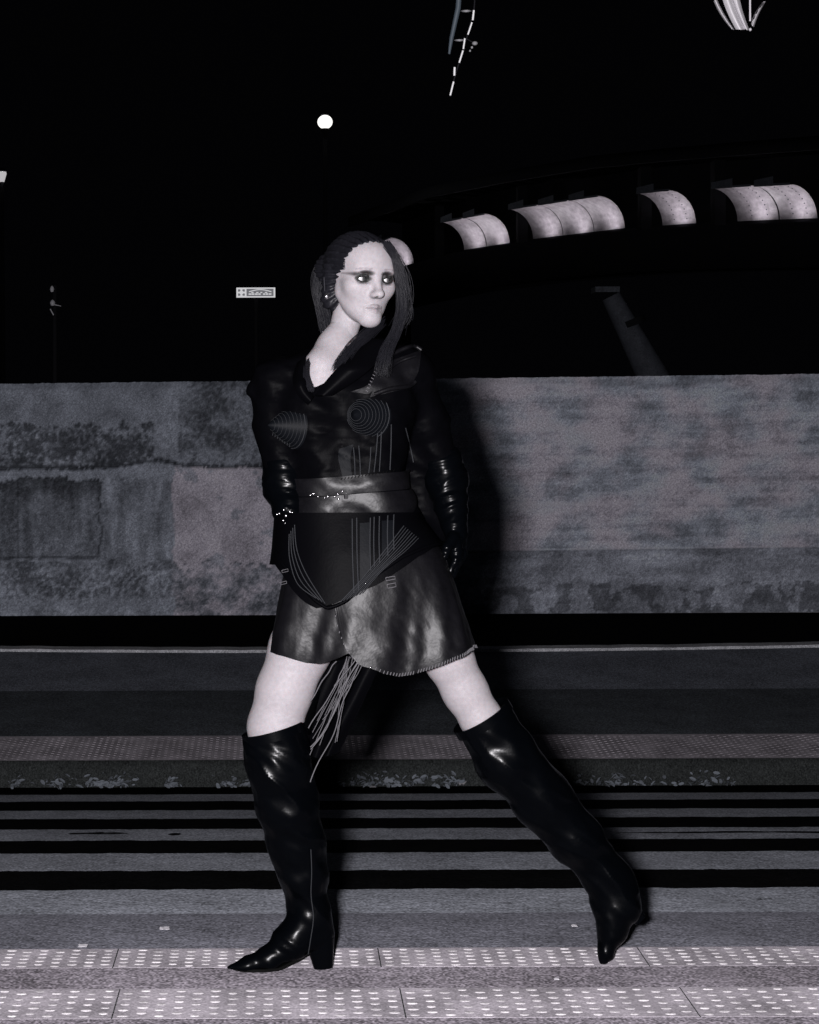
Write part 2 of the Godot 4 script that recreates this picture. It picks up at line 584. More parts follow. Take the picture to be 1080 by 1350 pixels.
func build_ground() -> void:
	var mb := MB.new()
	strip(mb, -250, 250, [[-250.0, -0.9], [700.0, -0.9]])
	structure("ground", mb.done(), M.road, "dark ground reaching to the horizon under the streets")
	mb = MB.new()
	strip(mb, -60, 60, [[-40.0, 0.0], [Z_RAMP, 0.0]])
	structure("pavement", mb.done(), M.pavement, "mauve grey asphalt pavement under the walking person")
	mb = MB.new()
	strip(mb, -60, 60, [[Z_RAMP, 0.0], [4.97, gh(4.97)]])
	structure("ramp", mb.done(), M.ramp, "grey asphalt slope down to the zebra crossing")
	# tactile paving: two bands of slabs with studs
	var stud := MB.new()
	stud.lathe([Vector2(0.0098, 0), Vector2(0.009, 0.0012), Vector2(0.0072, 0.002), Vector2(0.003, 0.0023), Vector2(0.0001, 0.0023)], 12)
	var stud_mesh := stud.done()
	for row in [[3.852, 4.055, -0.362, 0.623, 5, 0.0383], [4.214, 4.366, -0.393, 0.6215, 5, 0.0381]]:
		var band := Node3D.new()
		band.name = "tactile_paving" if row[0] < 4 else "tactile_paving_001"
		add_child(band)
		band.set_meta("kind", "structure")
		band.set_meta("label", "wide band of pale studded tactile slabs on the pavement" if row[0] < 4 else "narrow band of pale studded tactile slabs along the ramp edge")
		var d0: float = row[0]
		var d1: float = row[1]
		for k in range(-3, 6):
			var xa: float = row[2] + row[3] * k + 0.0014
			var xb: float = row[2] + row[3] * (k + 1) - 0.0014
			var sm := MB.new()
			var lift: float = 0.0006 + 0.0001 * sin(k * 2.3)
			sm.box(Vector3(xa, -0.02, -d1), Vector3(xb, lift, -d0))
			var slab := part("slab", sm.done(), M.slab, band)
			var jm := MB.new()
			jm.box(Vector3(xb, -0.02, -d1), Vector3(xb + 0.0028, 0.0003, -d0))
			part("joint", jm.done(), M.kerb_dirty, band)
			if k < -1 or k > 2:
				continue
			var cols := 16
			var pitch: float = (xb - xa) / cols
			for i in cols:
				for j in row[4]:
					var rowp: float = (d1 - d0 - 0.012) / row[4]
					var x := xa + pitch * (i + 0.5)
					if x < -0.68 or x > 1.28:
						continue
					var dd: float = d0 + 0.006 + rowp * (j + (0.28 if i % 2 == 0 else 0.72))
					var s := part("stud", stud_mesh, M.stud, slab)
					s.position = Vector3(x, lift, -dd)
					s.scale = Vector3(rng.randf_range(1.0, 1.3), rng.randf_range(0.4, 1.0), rng.randf_range(0.5, 0.75))
					s.position += Vector3(rng.randf_range(-0.0012, 0.0012), 0, rng.randf_range(-0.0012, 0.0012))
	# road with its zebra stripes
	mb = MB.new()
	strip(mb, -60, 60, [[4.97, gh(4.97) - 0.002], [9.95, gh(9.95)]])
	var road := structure("road", mb.done(), M.road, "black asphalt road under the zebra crossing")
	for s in [[4.966, 5.479], [5.971, 6.51], [6.975, 7.444], [7.943, 8.384], [8.925, 9.379]]:
		mb = MB.new()
		# worn paint: ragged edges
		var N := 420
		var x0 := -2.2
		var x1 := 4.2
		var prev := []
		for k in N + 1:
			var x := lerpf(x0, x1, float(k) / N)
			var a: float = s[0] + noise.get_noise_2d(x * 9.0, s[0] * 7.0) * 0.018 + noise.get_noise_2d(x * 1.1, s[0]) * 0.02
			if s[0] < 4.97:
				a = s[0]
			var b: float = s[1] + noise.get_noise_2d(x * 9.0, s[1] * 7.0) * 0.018 + noise.get_noise_2d(x * 1.1, s[1]) * 0.02
			var pa := Vector3(x, gh(a) + 0.0018, -a)
			if s[0] < 4.97:
				pa.y -= 0.0016
			var pb := Vector3(x, gh(b) + 0.0018, -b)
			# a worn split in the stripe
			if prev.size():
				var nn := Vector3(0, 1, -0.1294).normalized()
				nn.z = -nn.z * -1.0
				var f := mb.vert(prev[0], nn)
				mb.vert(pa, nn); mb.vert(pb, nn); mb.vert(prev[1], nn)
				mb.quad(f, f + 1, f + 2, f + 3)
			prev = [pa, pb]
		part("crossing_stripe", mb.done(), M.paint, road)
	# dark worn scars in two stripes (bare asphalt)
	mb = MB.new()
	for sc in [[-0.85, 7.24, 0.24, 0.05], [-0.45, 7.21, 0.05, 0.06], [1.3, 7.2, 2.3, 0.05], [1.35, 5.2, 0.05, 0.01], [0.95, 5.33, 0.05, 0.008], [2.0, 5.1, 0.07, 0.01], [0.62, 5.12, 0.04, 0.007], [0.9, 5.05, 0.04, 0.007]]:
		var pr := []
		for k in 41:
			var u := k / 40.0
			var x: float = sc[0] + sc[2] * u
			var hw: float = sc[3] * sqrt(maxf(0.0, 1 - pow(2 * u - 1, 4))) * (0.7 + 0.6 * noise.get_noise_2d(x * 14.0, sc[1]))
			var dm: float = sc[1] + 0.03 * noise.get_noise_2d(x * 2.0, 3.0)
			var a := Vector3(x, gh(dm - hw) + 0.005, -(dm - hw))
			var b := Vector3(x, gh(dm + hw) + 0.005, -(dm + hw))
			if pr.size():
				var f := mb.vert(pr[0], Vector3.UP)
				mb.vert(a, Vector3.UP); mb.vert(b, Vector3.UP); mb.vert(pr[1], Vector3.UP)
				mb.quad(f, f + 1, f + 2, f + 3)
			pr = [a, b]
	part("tar_scar", mb.done(), M.road, road)
	# far pavement: kerb, tactile band, asphalt, concrete, pale kerb lip, second road
	mb = MB.new()
	var kp := []
	var prevk := []
	for k in 301:
		var x := lerpf(-4.0, 7.0, k / 300.0)
		var j := noise.get_noise_2d(x * 4.0, 1.0) * 0.02
		var j2 := noise.get_noise_2d(x * 5.0, 8.0) * 0.012
		var line := [Vector3(x, -0.76, -9.94 - j), Vector3(x, -0.69 + j2, -9.95 - j), Vector3(x, -0.62 + j2, -9.965 - j * 0.5), Vector3(x, -0.586, -9.985), Vector3(x, -0.584, -10.02)]
		prevk.append(line)
	var rows := []
	for r in 5:
		var l := []
		for k in prevk.size():
			l.append(prevk[k][r])
		rows.append(l)
	mb.sheet(rows, Vector3(1.5, 0, -400), 0.02)
	structure("far_kerb", mb.done(), M.kerb_dirty, "grimy dark kerb face along the far pavement")
	mb = MB.new()
	strip(mb, -60, 60, [[9.96, -0.76], [9.985, -0.59], [10.0, -0.588], [10.5, -0.542], [11.9, -0.479]])
	structure("far_pavement", mb.done(), M.far_asphalt, "dark asphalt pavement beyond the zebra crossing")
	mb = MB.new()
	strip(mb, -9, 9, [[9.99, -0.582], [10.5, -0.536]])
	var ft := structure("far_tactile_paving", mb.done(), M.slab, "pale studded tactile band along the far kerb")
	mb = MB.new()
	for i in 150:
		for j in 10:
			var x := -1.8 + i * 0.035
			var d := 10.02 + j * 0.047 + (0.02 if i % 2 else 0.0)
			var y := -0.582 + (d - 9.99) * 0.09
			mb.box(Vector3(x - 0.008, y, -d - 0.008), Vector3(x + 0.008, y + 0.002, -d + 0.008))
	var fs := part("studs", mb.done(), M.slab, ft)
	fs.set_meta("kind", "stuff")
	mb = MB.new()
	var bend := func(x: float) -> float: return 0.0024 * pow(clampf(x, -6.0, 8.0) - 0.6, 2)
	rows = [[], [], []]
	for k in 121:
		var x := lerpf(-30.0, 30.0, k / 120.0)
		rows[0].append(Vector3(x, -0.4805, -11.9))
		rows[1].append(Vector3(x, -0.44 + 0.4 * bend.call(x), -12.6))
		rows[2].append(Vector3(x, -0.399 + bend.call(x), -13.205))
	mb.sheet(rows, Vector3(0, -900, -12.5), 0.01)
	structure("far_walkway", mb.done(), M.far_concrete, "grey blue concrete walkway before the pale kerb line")
	# pale kerb lip, gently bent
	mb = MB.new()
	rows = [[], [], [], []]
	for k in 401:
		var x := lerpf(-30.0, 30.0, k / 400.0)
		var hh: float = 0.005 * noise.get_noise_2d(x * 3.0, 4.0) + bend.call(x)
		rows[0].append(Vector3(x, -0.45 + hh, -13.2))
		rows[1].append(Vector3(x, -0.379 + hh, -13.204))
		rows[2].append(Vector3(x, -0.374 + hh, -13.35))
		rows[3].append(Vector3(x, -0.6 + hh, -13.36))
	mb.facets(rows, Vector3(0, -40, -100))
	structure("kerb_edge", mb.done(), M.kerb_stone, "thin pale kerb stone edge at the back of the far walkway")
	mb = MB.new()
	strip(mb, -60, 60, [[13.24, -0.53], [17.6, -0.53]])
	structure("back_road", mb.done(), M.road, "black road at the foot of the stained wall")

# ---------------------------------------------------------------- wall
func build_wall() -> void:
	var D := 17.1
	var wall := thing("retaining_wall", "long stained concrete wall with fallen render behind the walking person", "wall", Vector3(0, -0.53, -D))
	var cell := 0.0165
	var x0 := -4.6
	var x1 := 7.2
	var nx := int((x1 - x0) / cell)
	var ytop := 2.215
	var ny := int(ytop / cell)
	var px := func(x: float) -> float: return CX + x * F / D
	var v := PackedVector3Array()
	var cc := PackedColorArray()
	var hgt := PackedFloat32Array()
	var n1 := FastNoiseLite.new(); n1.seed = 21; n1.frequency = 0.02; n1.fractal_octaves = 6; n1.fractal_gain = 0.6
	var n2 := FastNoiseLite.new(); n2.seed = 22; n2.frequency = 0.11; n2.fractal_octaves = 5; n2.fractal_gain = 0.65
	var n3 := FastNoiseLite.new(); n3.seed = 23; n3.frequency = 0.012; n3.fractal_octaves = 4
	var n4 := FastNoiseLite.new(); n4.seed = 24; n4.frequency = 0.3; n4.fractal_octaves = 2
	for j in ny + 1:
		for i in nx + 1:
			var x := x0 + i * cell
			var y := j * cell
			var u: float = px.call(x)
			var w := 810.0 - y * F / D      # photograph row on the wall
			var big := n1.get_noise_2d(u, w)
			var sml := n2.get_noise_2d(u, w)
			var z := 0.0
			var al := 0.2
			var pink := 0.0
			if u < 520.0:
				var edge := big * 11.0 + sml * 5.0
				var ledge := 610.0 - 9.0 * exp(-pow((u - 205.0) / 38.0, 2)) + edge * 0.3
				var jx := 228.0 + edge * 0.45 + 3.0 * n3.get_noise_2d(7.0, w * 3.0)
				var blot := clampf(0.5 + 1.3 * big + 1.1 * sml, 0, 1)
				if w < ledge:
					var top := 556.0 + edge * 1.2
					if u < jx - 5.0 and w < top:
						z = 0.022; al = 0.31 + 0.06 * big
					elif u < jx + 8.0 and u > jx - 24.0:
						z = 0.014; al = 0.3 + 0.09 * sml
					else:
						z = -0.012 + 0.02 * blot; al = lerpf(0.09, 0.34, blot * blot)
						if u > jx:
							al = lerpf(0.1, 0.27, blot)
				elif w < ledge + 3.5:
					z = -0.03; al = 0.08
				elif u >= jx:
					if w < 744.0 + edge * 2.0:
						z = 0.02; al = 0.52 + 0.1 * big; pink = 1.0
						if n3.get_noise_2d(u + 300.0, w) > 0.22:
							al *= 0.7; pink = 0.4
					else:
						z = 0.004 + 0.012 * blot
						var b2 := clampf(0.5 + 1.2 * n1.get_noise_2d(u + 90.0, w * 1.4) + 0.7 * sml, 0, 1)
						al = lerpf(0.16, 0.5, b2); pink = b2
				elif w < 738.0 + edge:
					var dark := u < 132.0 + edge * 0.6 and w > 627.0 + edge and w < 731.0 + edge * 0.4
					var streak := n1.get_noise_2d(u * 2.2, w * 0.35)
					if dark:
						z = -0.012; al = 0.2 + 0.16 * streak + 0.09 * sml
						if w < 645.0 + edge * 2.0 or absf(u - 132.0 - edge * 0.6) < 2.0 or absf(w - 730.0) < 2.0:
							al *= 0.55
						if absf(u - 23.0 - sml * 2.0) < 1.5:
							al *= 0.6
					elif w < 627.0 + edge:
						z = 0.018; al = 0.36 + 0.05 * sml
					else:
						z = 0.012; al = 0.29 + 0.17 * streak + 0.06 * sml
				else:
					z = 0.006 * blot; al = lerpf(0.15, 0.44, clampf(0.42 + 1.0 * big + 1.2 * sml, 0, 1))
					if w > 785.0 + edge:
						al = lerpf(al, 0.36, 0.6)
			else:
				var st := n3.get_noise_2d(u * 0.55, w * 3.4)
				var st2 := n1.get_noise_2d(u * 0.25 + 50.0, w * 2.6)
				var pat := n3.get_noise_2d(u * 0.9 + 900.0, w * 1.2)
				al = 0.53 + 0.2 * st + 0.14 * st2 + 0.16 * n1.get_noise_2d(u * 0.18 + 20.0, w * 5.0) + 0.26 * pat + 0.06 * sml
				pink = clampf(0.55 + 1.6 * pat, 0, 1)
				z = 0.01 + 0.006 * st
				if w > 728.0 + 1.5 * st:
					al = 0.34 + 0.16 * st + 0.1 * st2 + 0.08 * sml; pink = 0.15; z = -0.002
					if w > 776.0 + 14.0 * pat and n1.get_noise_2d(u * 0.8, w * 0.7 + 70.0) > 0.02:
						al *= 0.5
				elif w > 725.5:
					al = 0.62; z = 0.02
			al *= 1.0 + 0.5 * n3.get_noise_2d(u * 1.3 + 400.0, w * 1.3) + 0.25 * sml
			al = clampf(al * 1.2 * (1.0 + 0.35 * n4.get_noise_2d(u, w)), 0.05, 0.75)
			z += 0.004 * sml + 0.004 * big
			var rough_top := 0.006 * big + 0.004 * sml
			var yy := y
			if j > ny - 4:
				yy += rough_top * (1.0 if j == ny else 0.5)
				z -= 0.01 * (j - ny + 4)
			yy += 0.0085 * (x - 1.0) * (1.0 if j > 6 else 0.3)
			v.append(Vector3(x, yy, z))
			hgt.append(z)
			al *= 1.25
			cc.append(Color(al * lerpf(0.89, 1.0, pink), al * lerpf(0.97, 0.95, pink), al * lerpf(1.14, 1.09, pink)))
	var mb := MB.new()
	mb.v = v
	mb.c = cc
	var W := nx + 1
	for j in ny + 1:
		for i in nx + 1:
			var a := v[j * W + maxi(i - 1, 0)]
			var b := v[j * W + mini(i + 1, nx)]
			var c2 := v[maxi(j - 1, 0) * W + i]
			var d := v[mini(j + 1, ny) * W + i]
			mb.n.append((b - a).cross(d - c2).normalized())
	for j in ny:
		for i in nx:
			mb.quad(j * W + i, j * W + i + 1, (j + 1) * W + i + 1, (j + 1) * W + i)
	part("render_face", mb.done(), M.wall, wall)
	mb = MB.new()
	mb.col = Color(0.3, 0.3, 0.32)
	# core with the same gentle slope
	var core := MB.new()
	core.col = Color(0.26, 0.26, 0.28)
	for s in [[-40.0, -4.6, 0.0], [-4.6, 7.2, -0.05], [7.2, 40.0, 0.0]]:
		var ya: float = ytop + 0.0085 * (maxf(s[0], -12.0) - 1.0)
		var yb: float = ytop + 0.0085 * (minf(s[1], 12.0) - 1.0)
		var zf: float = s[2]
		var q := [Vector3(s[0], -0.3, zf), Vector3(s[1], -0.3, zf), Vector3(s[1], yb - 0.02, zf), Vector3(s[0], ya - 0.02, zf)]
		core.col = Color(0.3, 0.3, 0.32)
		core.face([q[0], q[1], q[2], q[3]])
		core.face([q[3], q[2], q[2] + Vector3(0, 0, -0.45 - zf), q[3] + Vector3(0, 0, -0.45 - zf)])
		core.face([Vector3(q[1].x, q[1].y, -0.45), Vector3(q[0].x, q[0].y, -0.45), Vector3(q[3].x, q[3].y, -0.45), Vector3(q[2].x, q[2].y, -0.45)])
	part("wall_core", core.done(), M.wall, wall)

# ---------------------------------------------------------------- viaduct
func build_viaduct() -> void:
	# springing line of the curved soffit in the photograph, and distance along it
	var line := [[500.0, 362.0], [530.0, 353.0], [613.0, 331.0], [673.0, 322.0], [704.0, 317.0], [825.0, 303.0], [919.0, 297.0], [1029.0, 292.5], [1079.0, 291.0], [1250.0, 286.0]]
	var base := pt(800, 306, 43.0)
	var via := thing("viaduct", "dark steel viaduct with a row of lit curved soffit panels", "bridge", Vector3(base.x, -0.9, base.z))
	var org := Vector3(base.x, -0.9, base.z)
	var D := func(u: float) -> float: return poly([[500.0, 53.0], [613.0, 47.0], [825.0, 42.0], [1079.0, 38.0], [1250.0, 35.5]], u)
	var at := func(u: float) -> Vector3: return pt(u, poly(line, u), D.call(u)) - org
	# girder below and behind
	var mb := MB.new()
	var rows := [[], [], [], [], [], [], []]
	var us := []
	var u := 500.0
	while u <= 1250.0:
		us.append(u)
		u += 15.0
	for q in us:
		var p: Vector3 = at.call(q)
		rows[0].append(p + Vector3(0.0, 0.0, -0.03))
		rows[1].append(p + Vector3(0.0, -0.3, -0.03))
		rows[2].append(p + Vector3(-0.36, -0.3, 0.27))
		rows[3].append(p + Vector3(-0.38, -0.1, 0.285))
		rows[4].append(p + Vector3(-0.4, -0.105, 0.3))
		rows[5].append(p + Vector3(-0.4, -1.0, 0.3))
		rows[6].append(p + Vector3(0.25, -1.0, -0.5))
	mb.sheet(rows, Vector3(10, 0, -80), 0.02)
	part("girder", mb.done(), M.steel, via)
	# back wall of the cove
	mb = MB.new()
	rows = [[], []]
	for q in us:
		var p: Vector3 = at.call(q)
		rows[0].append(p + Vector3(0.75, 1.6, -0.9))
		rows[1].append(p + Vector3(0.75, -1.0, -0.9))
	mb.sheet(rows, Vector3(10, 0, -80), 0.05)
	part("web", mb.done(), M.steel, via)
	# deck
	mb = MB.new()
	rows = [[], [], []]
	for q in us:
		var p: Vector3 = at.call(q)
		rows[0].append(p + Vector3(-0.9, 1.32, 0.5))
		rows[1].append(p + Vector3(-0.9, 1.6, 0.5))
		rows[2].append(p + Vector3(1.2, 1.6, -1.6))
	mb.sheet(rows, Vector3(10, -5, -80), 0.08)
	part("deck", mb.done(), M.steel, via)
	# lit panels: quarter-round, concave to the lower left
	var panels := [[520.0, 546.0], [613.0, 642.0], [643.0, 673.0], [704.0, 743.0], [744.0, 784.0], [785.0, 825.0], [875.0, 919.0], [974.0, 1028.0], [1030.0, 1079.0]]
	var idx := 0
	for s in panels:
		var a: Vector3 = at.call(s[0])
		var b: Vector3 = at.call(s[1])
		var R: float = poly([[520.0, 32.0], [640.0, 36.0], [800.0, 40.0], [1000.0, 42.0]], s[0]) * D.call(s[0]) / F
		var sh := MB.new()
		rows = []
		for k in 13:
			var t := k / 12.0 * PI * 0.5
			var off := Vector3(-R * 0.92 * (1.0 - cos(t)), R * sin(t), 0.25 * (1.0 - cos(t)))
			var l := []
			for q in 9:
				var uu := q / 8.0
				l.append(a.lerp(b, uu) + off + Vector3(0.0, 0.02, -0.04))
			rows.append(l)
		sh.sheet(rows, Vector3(20, 0, -90), 0.012)
		var pn := part("soffit_panel", sh.done(), M.soffit, via)
		# notched top flange
		var fl := MB.new()
		var topa := a + Vector3(-R * 0.92, R, 0.26)
		var topb := b + Vector3(-R * 0.92, R, 0.26)
		var m1 := topa.lerp(topb, 0.52)
		var m2 := topa.lerp(topb, 0.97)
		fl.face([topa, m1, m1 + Vector3(0, 0.2, 0), topa + Vector3(0, 0.14, 0)])
		fl.face([topa + Vector3(0, 0, -0.03), m1 + Vector3(0, 0, -0.03), m1 + Vector3(0, 0.2, -0.03), topa + Vector3(0, 0.14, -0.03)])
		fl.face([m1, m2, m2 + Vector3(0, 0.05, 0), m1 + Vector3(0, 0.05, 0)])
		part("flange", fl.done(), M.steel_grey, pn)
		if s[0] > 860.0:
			var rv := MB.new()
			for c2 in [0.36, 0.74]:
				for k in range(1, 9):
					var t := k / 9.0 * PI * 0.46
					var p := a.lerp(b, c2) + Vector3(-R * 0.92 * (1.0 - cos(t)), R * sin(t) + 0.02, 0.25 * (1.0 - cos(t)) - 0.03)
					rv.ball(p, Vector3(0.013, 0.013, 0.013), 6)
			var rr := part("rivets", rv.done(), M.steel_grey, pn)
			rr.set_meta("kind", "stuff")
		# a small up-light on the girder ledge, hidden behind its lip
		var mid := a.lerp(b, 0.62)
		var lm := MB.new()
		var lp := mid + Vector3(-0.24, -0.12, 0.18)
		lm.box(lp + Vector3(-0.07, -0.18, -0.03), lp + Vector3(0.07, -0.03, 0.03))
		var lamp := part("uplight", lm.done(), M.steel, via)
		var lens := MB.new()
		lens.box(lp + Vector3(-0.06, -0.029, -0.02), lp + Vector3(0.06, -0.024, 0.02))
		part("lens", lens.done(), M.glass_lit, lamp)
		var om := SpotLight3D.new()
		om.name = "uplight_beam"
		lamp.add_child(om, true)
		om.position = lp + Vector3(0, -0.01, 0)
		om.rotation_degrees = Vector3(84, -53, 0)
		om.light_energy = 0.55
		om.light_size = 0.05
		om.spot_range = 12.0
		om.spot_attenuation = 2.0
		om.spot_angle = 78.0
		om.light_color = Color(1, 0.97, 1)
		om.shadow_enabled = true
		idx += 1
	# dark ribs between the panels
	for g in [[546.0, 613.0], [673.0, 704.0], [825.0, 875.0], [919.0, 974.0]]:
		var mid2: Vector3 = at.call((g[0] + g[1]) * 0.5)
		var rb := MB.new()
		rb.box(mid2 + Vector3(-0.12, -0.1, -0.1), mid2 + Vector3(0.12, 1.35, 0.3))
		part("rib", rb.done(), M.steel, via)
	# piers down to the ground: one out of the frame, one raking leg that the flash just reaches
	var pr := MB.new()
	var e1: Vector3 = at.call(1240.0)
	pr.box(Vector3(e1.x - 0.5, 0, e1.z - 1.2), Vector3(e1.x + 0.5, e1.y - 0.9, e1.z - 0.2))
	part("pier", pr.done(), M.steel, via)
	pr = MB.new()
	var e2: Vector3 = at.call(520.0)
	pr.box(Vector3(e2.x - 0.5, 0, e2.z - 1.2), Vector3(e2.x + 0.5, e2.y - 0.9, e2.z - 0.2))
	part("pier", pr.done(), M.steel, via)
	# raking steel leg beyond the wall
	var dl := 30.0
	var foot := pt(905, 632, dl)
	foot.y = -0.9
	var leg := thing("raking_leg", "dim leaning steel leg with a top plate above the streaked wall", "pillar", foot)
	var lg := MB.new()
	var A := pt(806, 392, dl) - foot
	var B := pt(862, 500, dl) - foot
	var Cc := Vector3(0.25, 0, 0)
	lg.tube([A, B, Cc], [0.16, 0.26, 0.4], 16)
	part("shaft", lg.done(), M.steel_grey, leg)
	lg = MB.new()
	var tp := pt(799, 384, dl) - foot
	lg.box(tp + Vector3(-0.2, -0.045, -0.2), tp + Vector3(0.2, 0.045, 0.2))
	part("top_plate", lg.done(), M.steel_grey, leg)
	lg = MB.new()
	var cl := pt(833, 427, dl) - foot
	lg.tube([cl + Vector3(-0.02, 0.05, 0), cl + Vector3(0.02, -0.05, 0)], [0.235], 16)
	part("collar", lg.done(), M.steel, leg)

# ---------------------------------------------------------------- far lamps and sign
func lamp_light(parent: Node, p: Vector3, e: float, size: float) -> void:
	var o := OmniLight3D.new()
	o.name = "bulb_light"
	parent.add_child(o, true)
	o.position = p
	o.light_energy = e
	o.light_size = size
	o.omni_range = 60.0
	o.omni_attenuation = 2.0
	o.shadow_enabled = true

func build_lamps() -> void:
	var d := 46.0
	var c := pt(430, 161, d)
	var l := thing("street_lamp", "round white globe street lamp on a dark post above the dark background", "street lamp", Vector3(c.x, -0.9, c.z))
	var y := c.y + 0.9
	var mb := MB.new()
	mb.ball(Vector3(0, y, 0), Vector3(0.19, 0.175, 0.19), 20)
	part("globe", mb.done(), M.glass_lit, l)
	mb = MB.new()
	mb.tube([Vector3(0, 0, 0), Vector3(0, 0.6, 0), Vector3(0, 0.7, 0), Vector3(0, y - 0.25, 0)], [0.14, 0.12, 0.07, 0.045], 10)
	part("post", mb.done(), M.steel, l)
	mb = MB.new()
	mb.lathe([Vector2(0.05, y - 0.3), Vector2(0.12, y - 0.2), Vector2(0.11, y - 0.17), Vector2(0.02, y - 0.17)], 14)
	part("collar", mb.done(), M.steel, l)
	mb = MB.new()
	mb.lathe([Vector2(0.1, y + 0.18), Vector2(0.07, y + 0.22), Vector2(0.0001, y + 0.24)], 14)
	part("cap", mb.done(), M.steel, l)
	lamp_light(l, Vector3(0, y, 0), 1.2, 0.2)
	d = 58.0
	c = pt(4, 232, d)
	l = thing("street_lamp", "small tapered white lantern lamp far off on a thin post", "street lamp", Vector3(c.x, -0.9, c.z))
	y = c.y + 0.9
	mb = MB.new()
	mb.lathe([Vector2(0.0001, y - 0.16), Vector2(0.07, y - 0.16), Vector2(0.145, y + 0.1), Vector2(0.13, y + 0.16), Vector2(0.0001, y + 0.17)], 8)
	var lm := mat(Color(0.8, 0.8, 0.82), 0.4)
	lm.emission_enabled = true
	lm.emission = Color(0.8, 0.79, 0.8)
	lm.emission_energy_multiplier = 0.75
	part("lantern_glass", mb.done(), lm, l)
	mb = MB.new()
	mb.tube([Vector3(0, 0, 0), Vector3(0, y - 0.16, 0)], [0.1, 0.05], 10)
	part("post", mb.done(), M.steel, l)
	mb = MB.new()
	mb.lathe([Vector2(0.16, y + 0.17), Vector2(0.1, y + 0.25), Vector2(0.0001, y + 0.3)], 8)
	part("roof", mb.done(), M.steel, l)
	lamp_light(l, Vector3(0, y, 0), 0.5, 0.15)
	# direction sign: reflective, unlit; emission added in place of the flash it returns
	d = 30.0
	c = pt(338, 385.5, d)
	var s := thing("street_sign", "small white bordered sign with added glow and a four-dot badge on a dark post", "sign", Vector3(c.x, -0.9, c.z))
	y = c.y + 0.9
	var k := d / F
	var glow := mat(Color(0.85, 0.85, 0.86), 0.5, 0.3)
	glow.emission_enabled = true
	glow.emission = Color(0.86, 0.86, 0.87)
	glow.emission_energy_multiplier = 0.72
	var grey := mat(Color(0.5, 0.5, 0.52), 0.6, 0.3)  # darker field, with the same added emission for returned flash
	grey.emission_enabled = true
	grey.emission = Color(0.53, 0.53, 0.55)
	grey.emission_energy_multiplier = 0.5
	var w := 25.6 * k
	var hgt := 6.5 * k
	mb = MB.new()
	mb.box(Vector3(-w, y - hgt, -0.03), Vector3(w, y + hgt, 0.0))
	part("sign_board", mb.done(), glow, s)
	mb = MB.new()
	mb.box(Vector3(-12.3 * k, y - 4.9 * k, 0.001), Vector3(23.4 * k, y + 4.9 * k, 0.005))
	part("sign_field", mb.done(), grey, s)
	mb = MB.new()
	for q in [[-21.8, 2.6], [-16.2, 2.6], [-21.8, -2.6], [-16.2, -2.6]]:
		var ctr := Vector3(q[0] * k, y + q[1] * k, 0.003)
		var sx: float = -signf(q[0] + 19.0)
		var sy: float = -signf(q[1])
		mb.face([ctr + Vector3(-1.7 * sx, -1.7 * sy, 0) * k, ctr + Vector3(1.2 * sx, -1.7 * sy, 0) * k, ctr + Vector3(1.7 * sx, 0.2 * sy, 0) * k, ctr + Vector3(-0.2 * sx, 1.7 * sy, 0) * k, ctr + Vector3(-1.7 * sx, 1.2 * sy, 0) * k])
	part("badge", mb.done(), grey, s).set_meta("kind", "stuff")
	# the two unreadable lines: an arched stroke and a row of words
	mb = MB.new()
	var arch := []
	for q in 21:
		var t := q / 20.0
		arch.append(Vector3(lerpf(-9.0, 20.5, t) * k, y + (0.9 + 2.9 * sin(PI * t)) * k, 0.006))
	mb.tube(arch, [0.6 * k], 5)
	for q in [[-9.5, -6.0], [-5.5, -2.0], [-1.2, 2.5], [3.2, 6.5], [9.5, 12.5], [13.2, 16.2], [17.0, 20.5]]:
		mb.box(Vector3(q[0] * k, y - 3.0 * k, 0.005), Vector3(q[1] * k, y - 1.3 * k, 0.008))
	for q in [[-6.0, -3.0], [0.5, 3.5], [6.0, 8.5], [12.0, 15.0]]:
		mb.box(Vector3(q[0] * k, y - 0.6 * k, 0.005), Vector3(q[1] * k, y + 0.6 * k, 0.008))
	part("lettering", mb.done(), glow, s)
	mb = MB.new()
	mb.tube([Vector3(0, 0, -0.07), Vector3(0, y + hgt, -0.07)], [0.035], 10)
	part("post", mb.done(), M.steel, s)
	# small post with shiny fittings (left)
	d = 24.0
	c = pt(70, 395, d)
	var f := thing("signal_post", "thin dark post with small shiny metal fittings beside the far lantern", "post", Vector3(c.x, -0.9, c.z))
	y = c.y + 0.9
	mb = MB.new()
	mb.tube([Vector3(0.02, 0, -0.06), Vector3(0.02, y + 0.2, -0.06)], [0.03], 10)
	part("post", mb.done(), M.steel, f)
	var chrome := mat(Color(0.75, 0.75, 0.77), 0.5, 0.5, 0.0)
	for q in [[-0.5, 12.0, 3.0, 3.6], [0.0, -2.6, 3.8, 3.4]]:
		mb = MB.new()
		mb.lathe([Vector2(q[2] * 0.5 * k, -q[3] * k * 0.8), Vector2(q[2] * 0.8 * k, 0), Vector2(q[2] * 0.4 * k, q[3] * 0.8 * k), Vector2(0.0001, q[3] * k)], 9, Transform3D(Basis(), Vector3(q[0] * k, y + q[1] * k, 0)))
		part("fitting", mb.done(), chrome, f)
	mb = MB.new()
	mb.tube([Vector3(2.0 * k, y - 4.5 * k, 0), Vector3(9.0 * k, y - 6.0 * k, 0)], [0.7 * k, 0.4 * k], 6)
	mb.tube([Vector3(-2.5 * k, y - 9.0 * k, 0), Vector3(1.0 * k, y - 15.5 * k, 0)], [0.7 * k], 6)
	part("bracket", mb.done(), chrome, f)

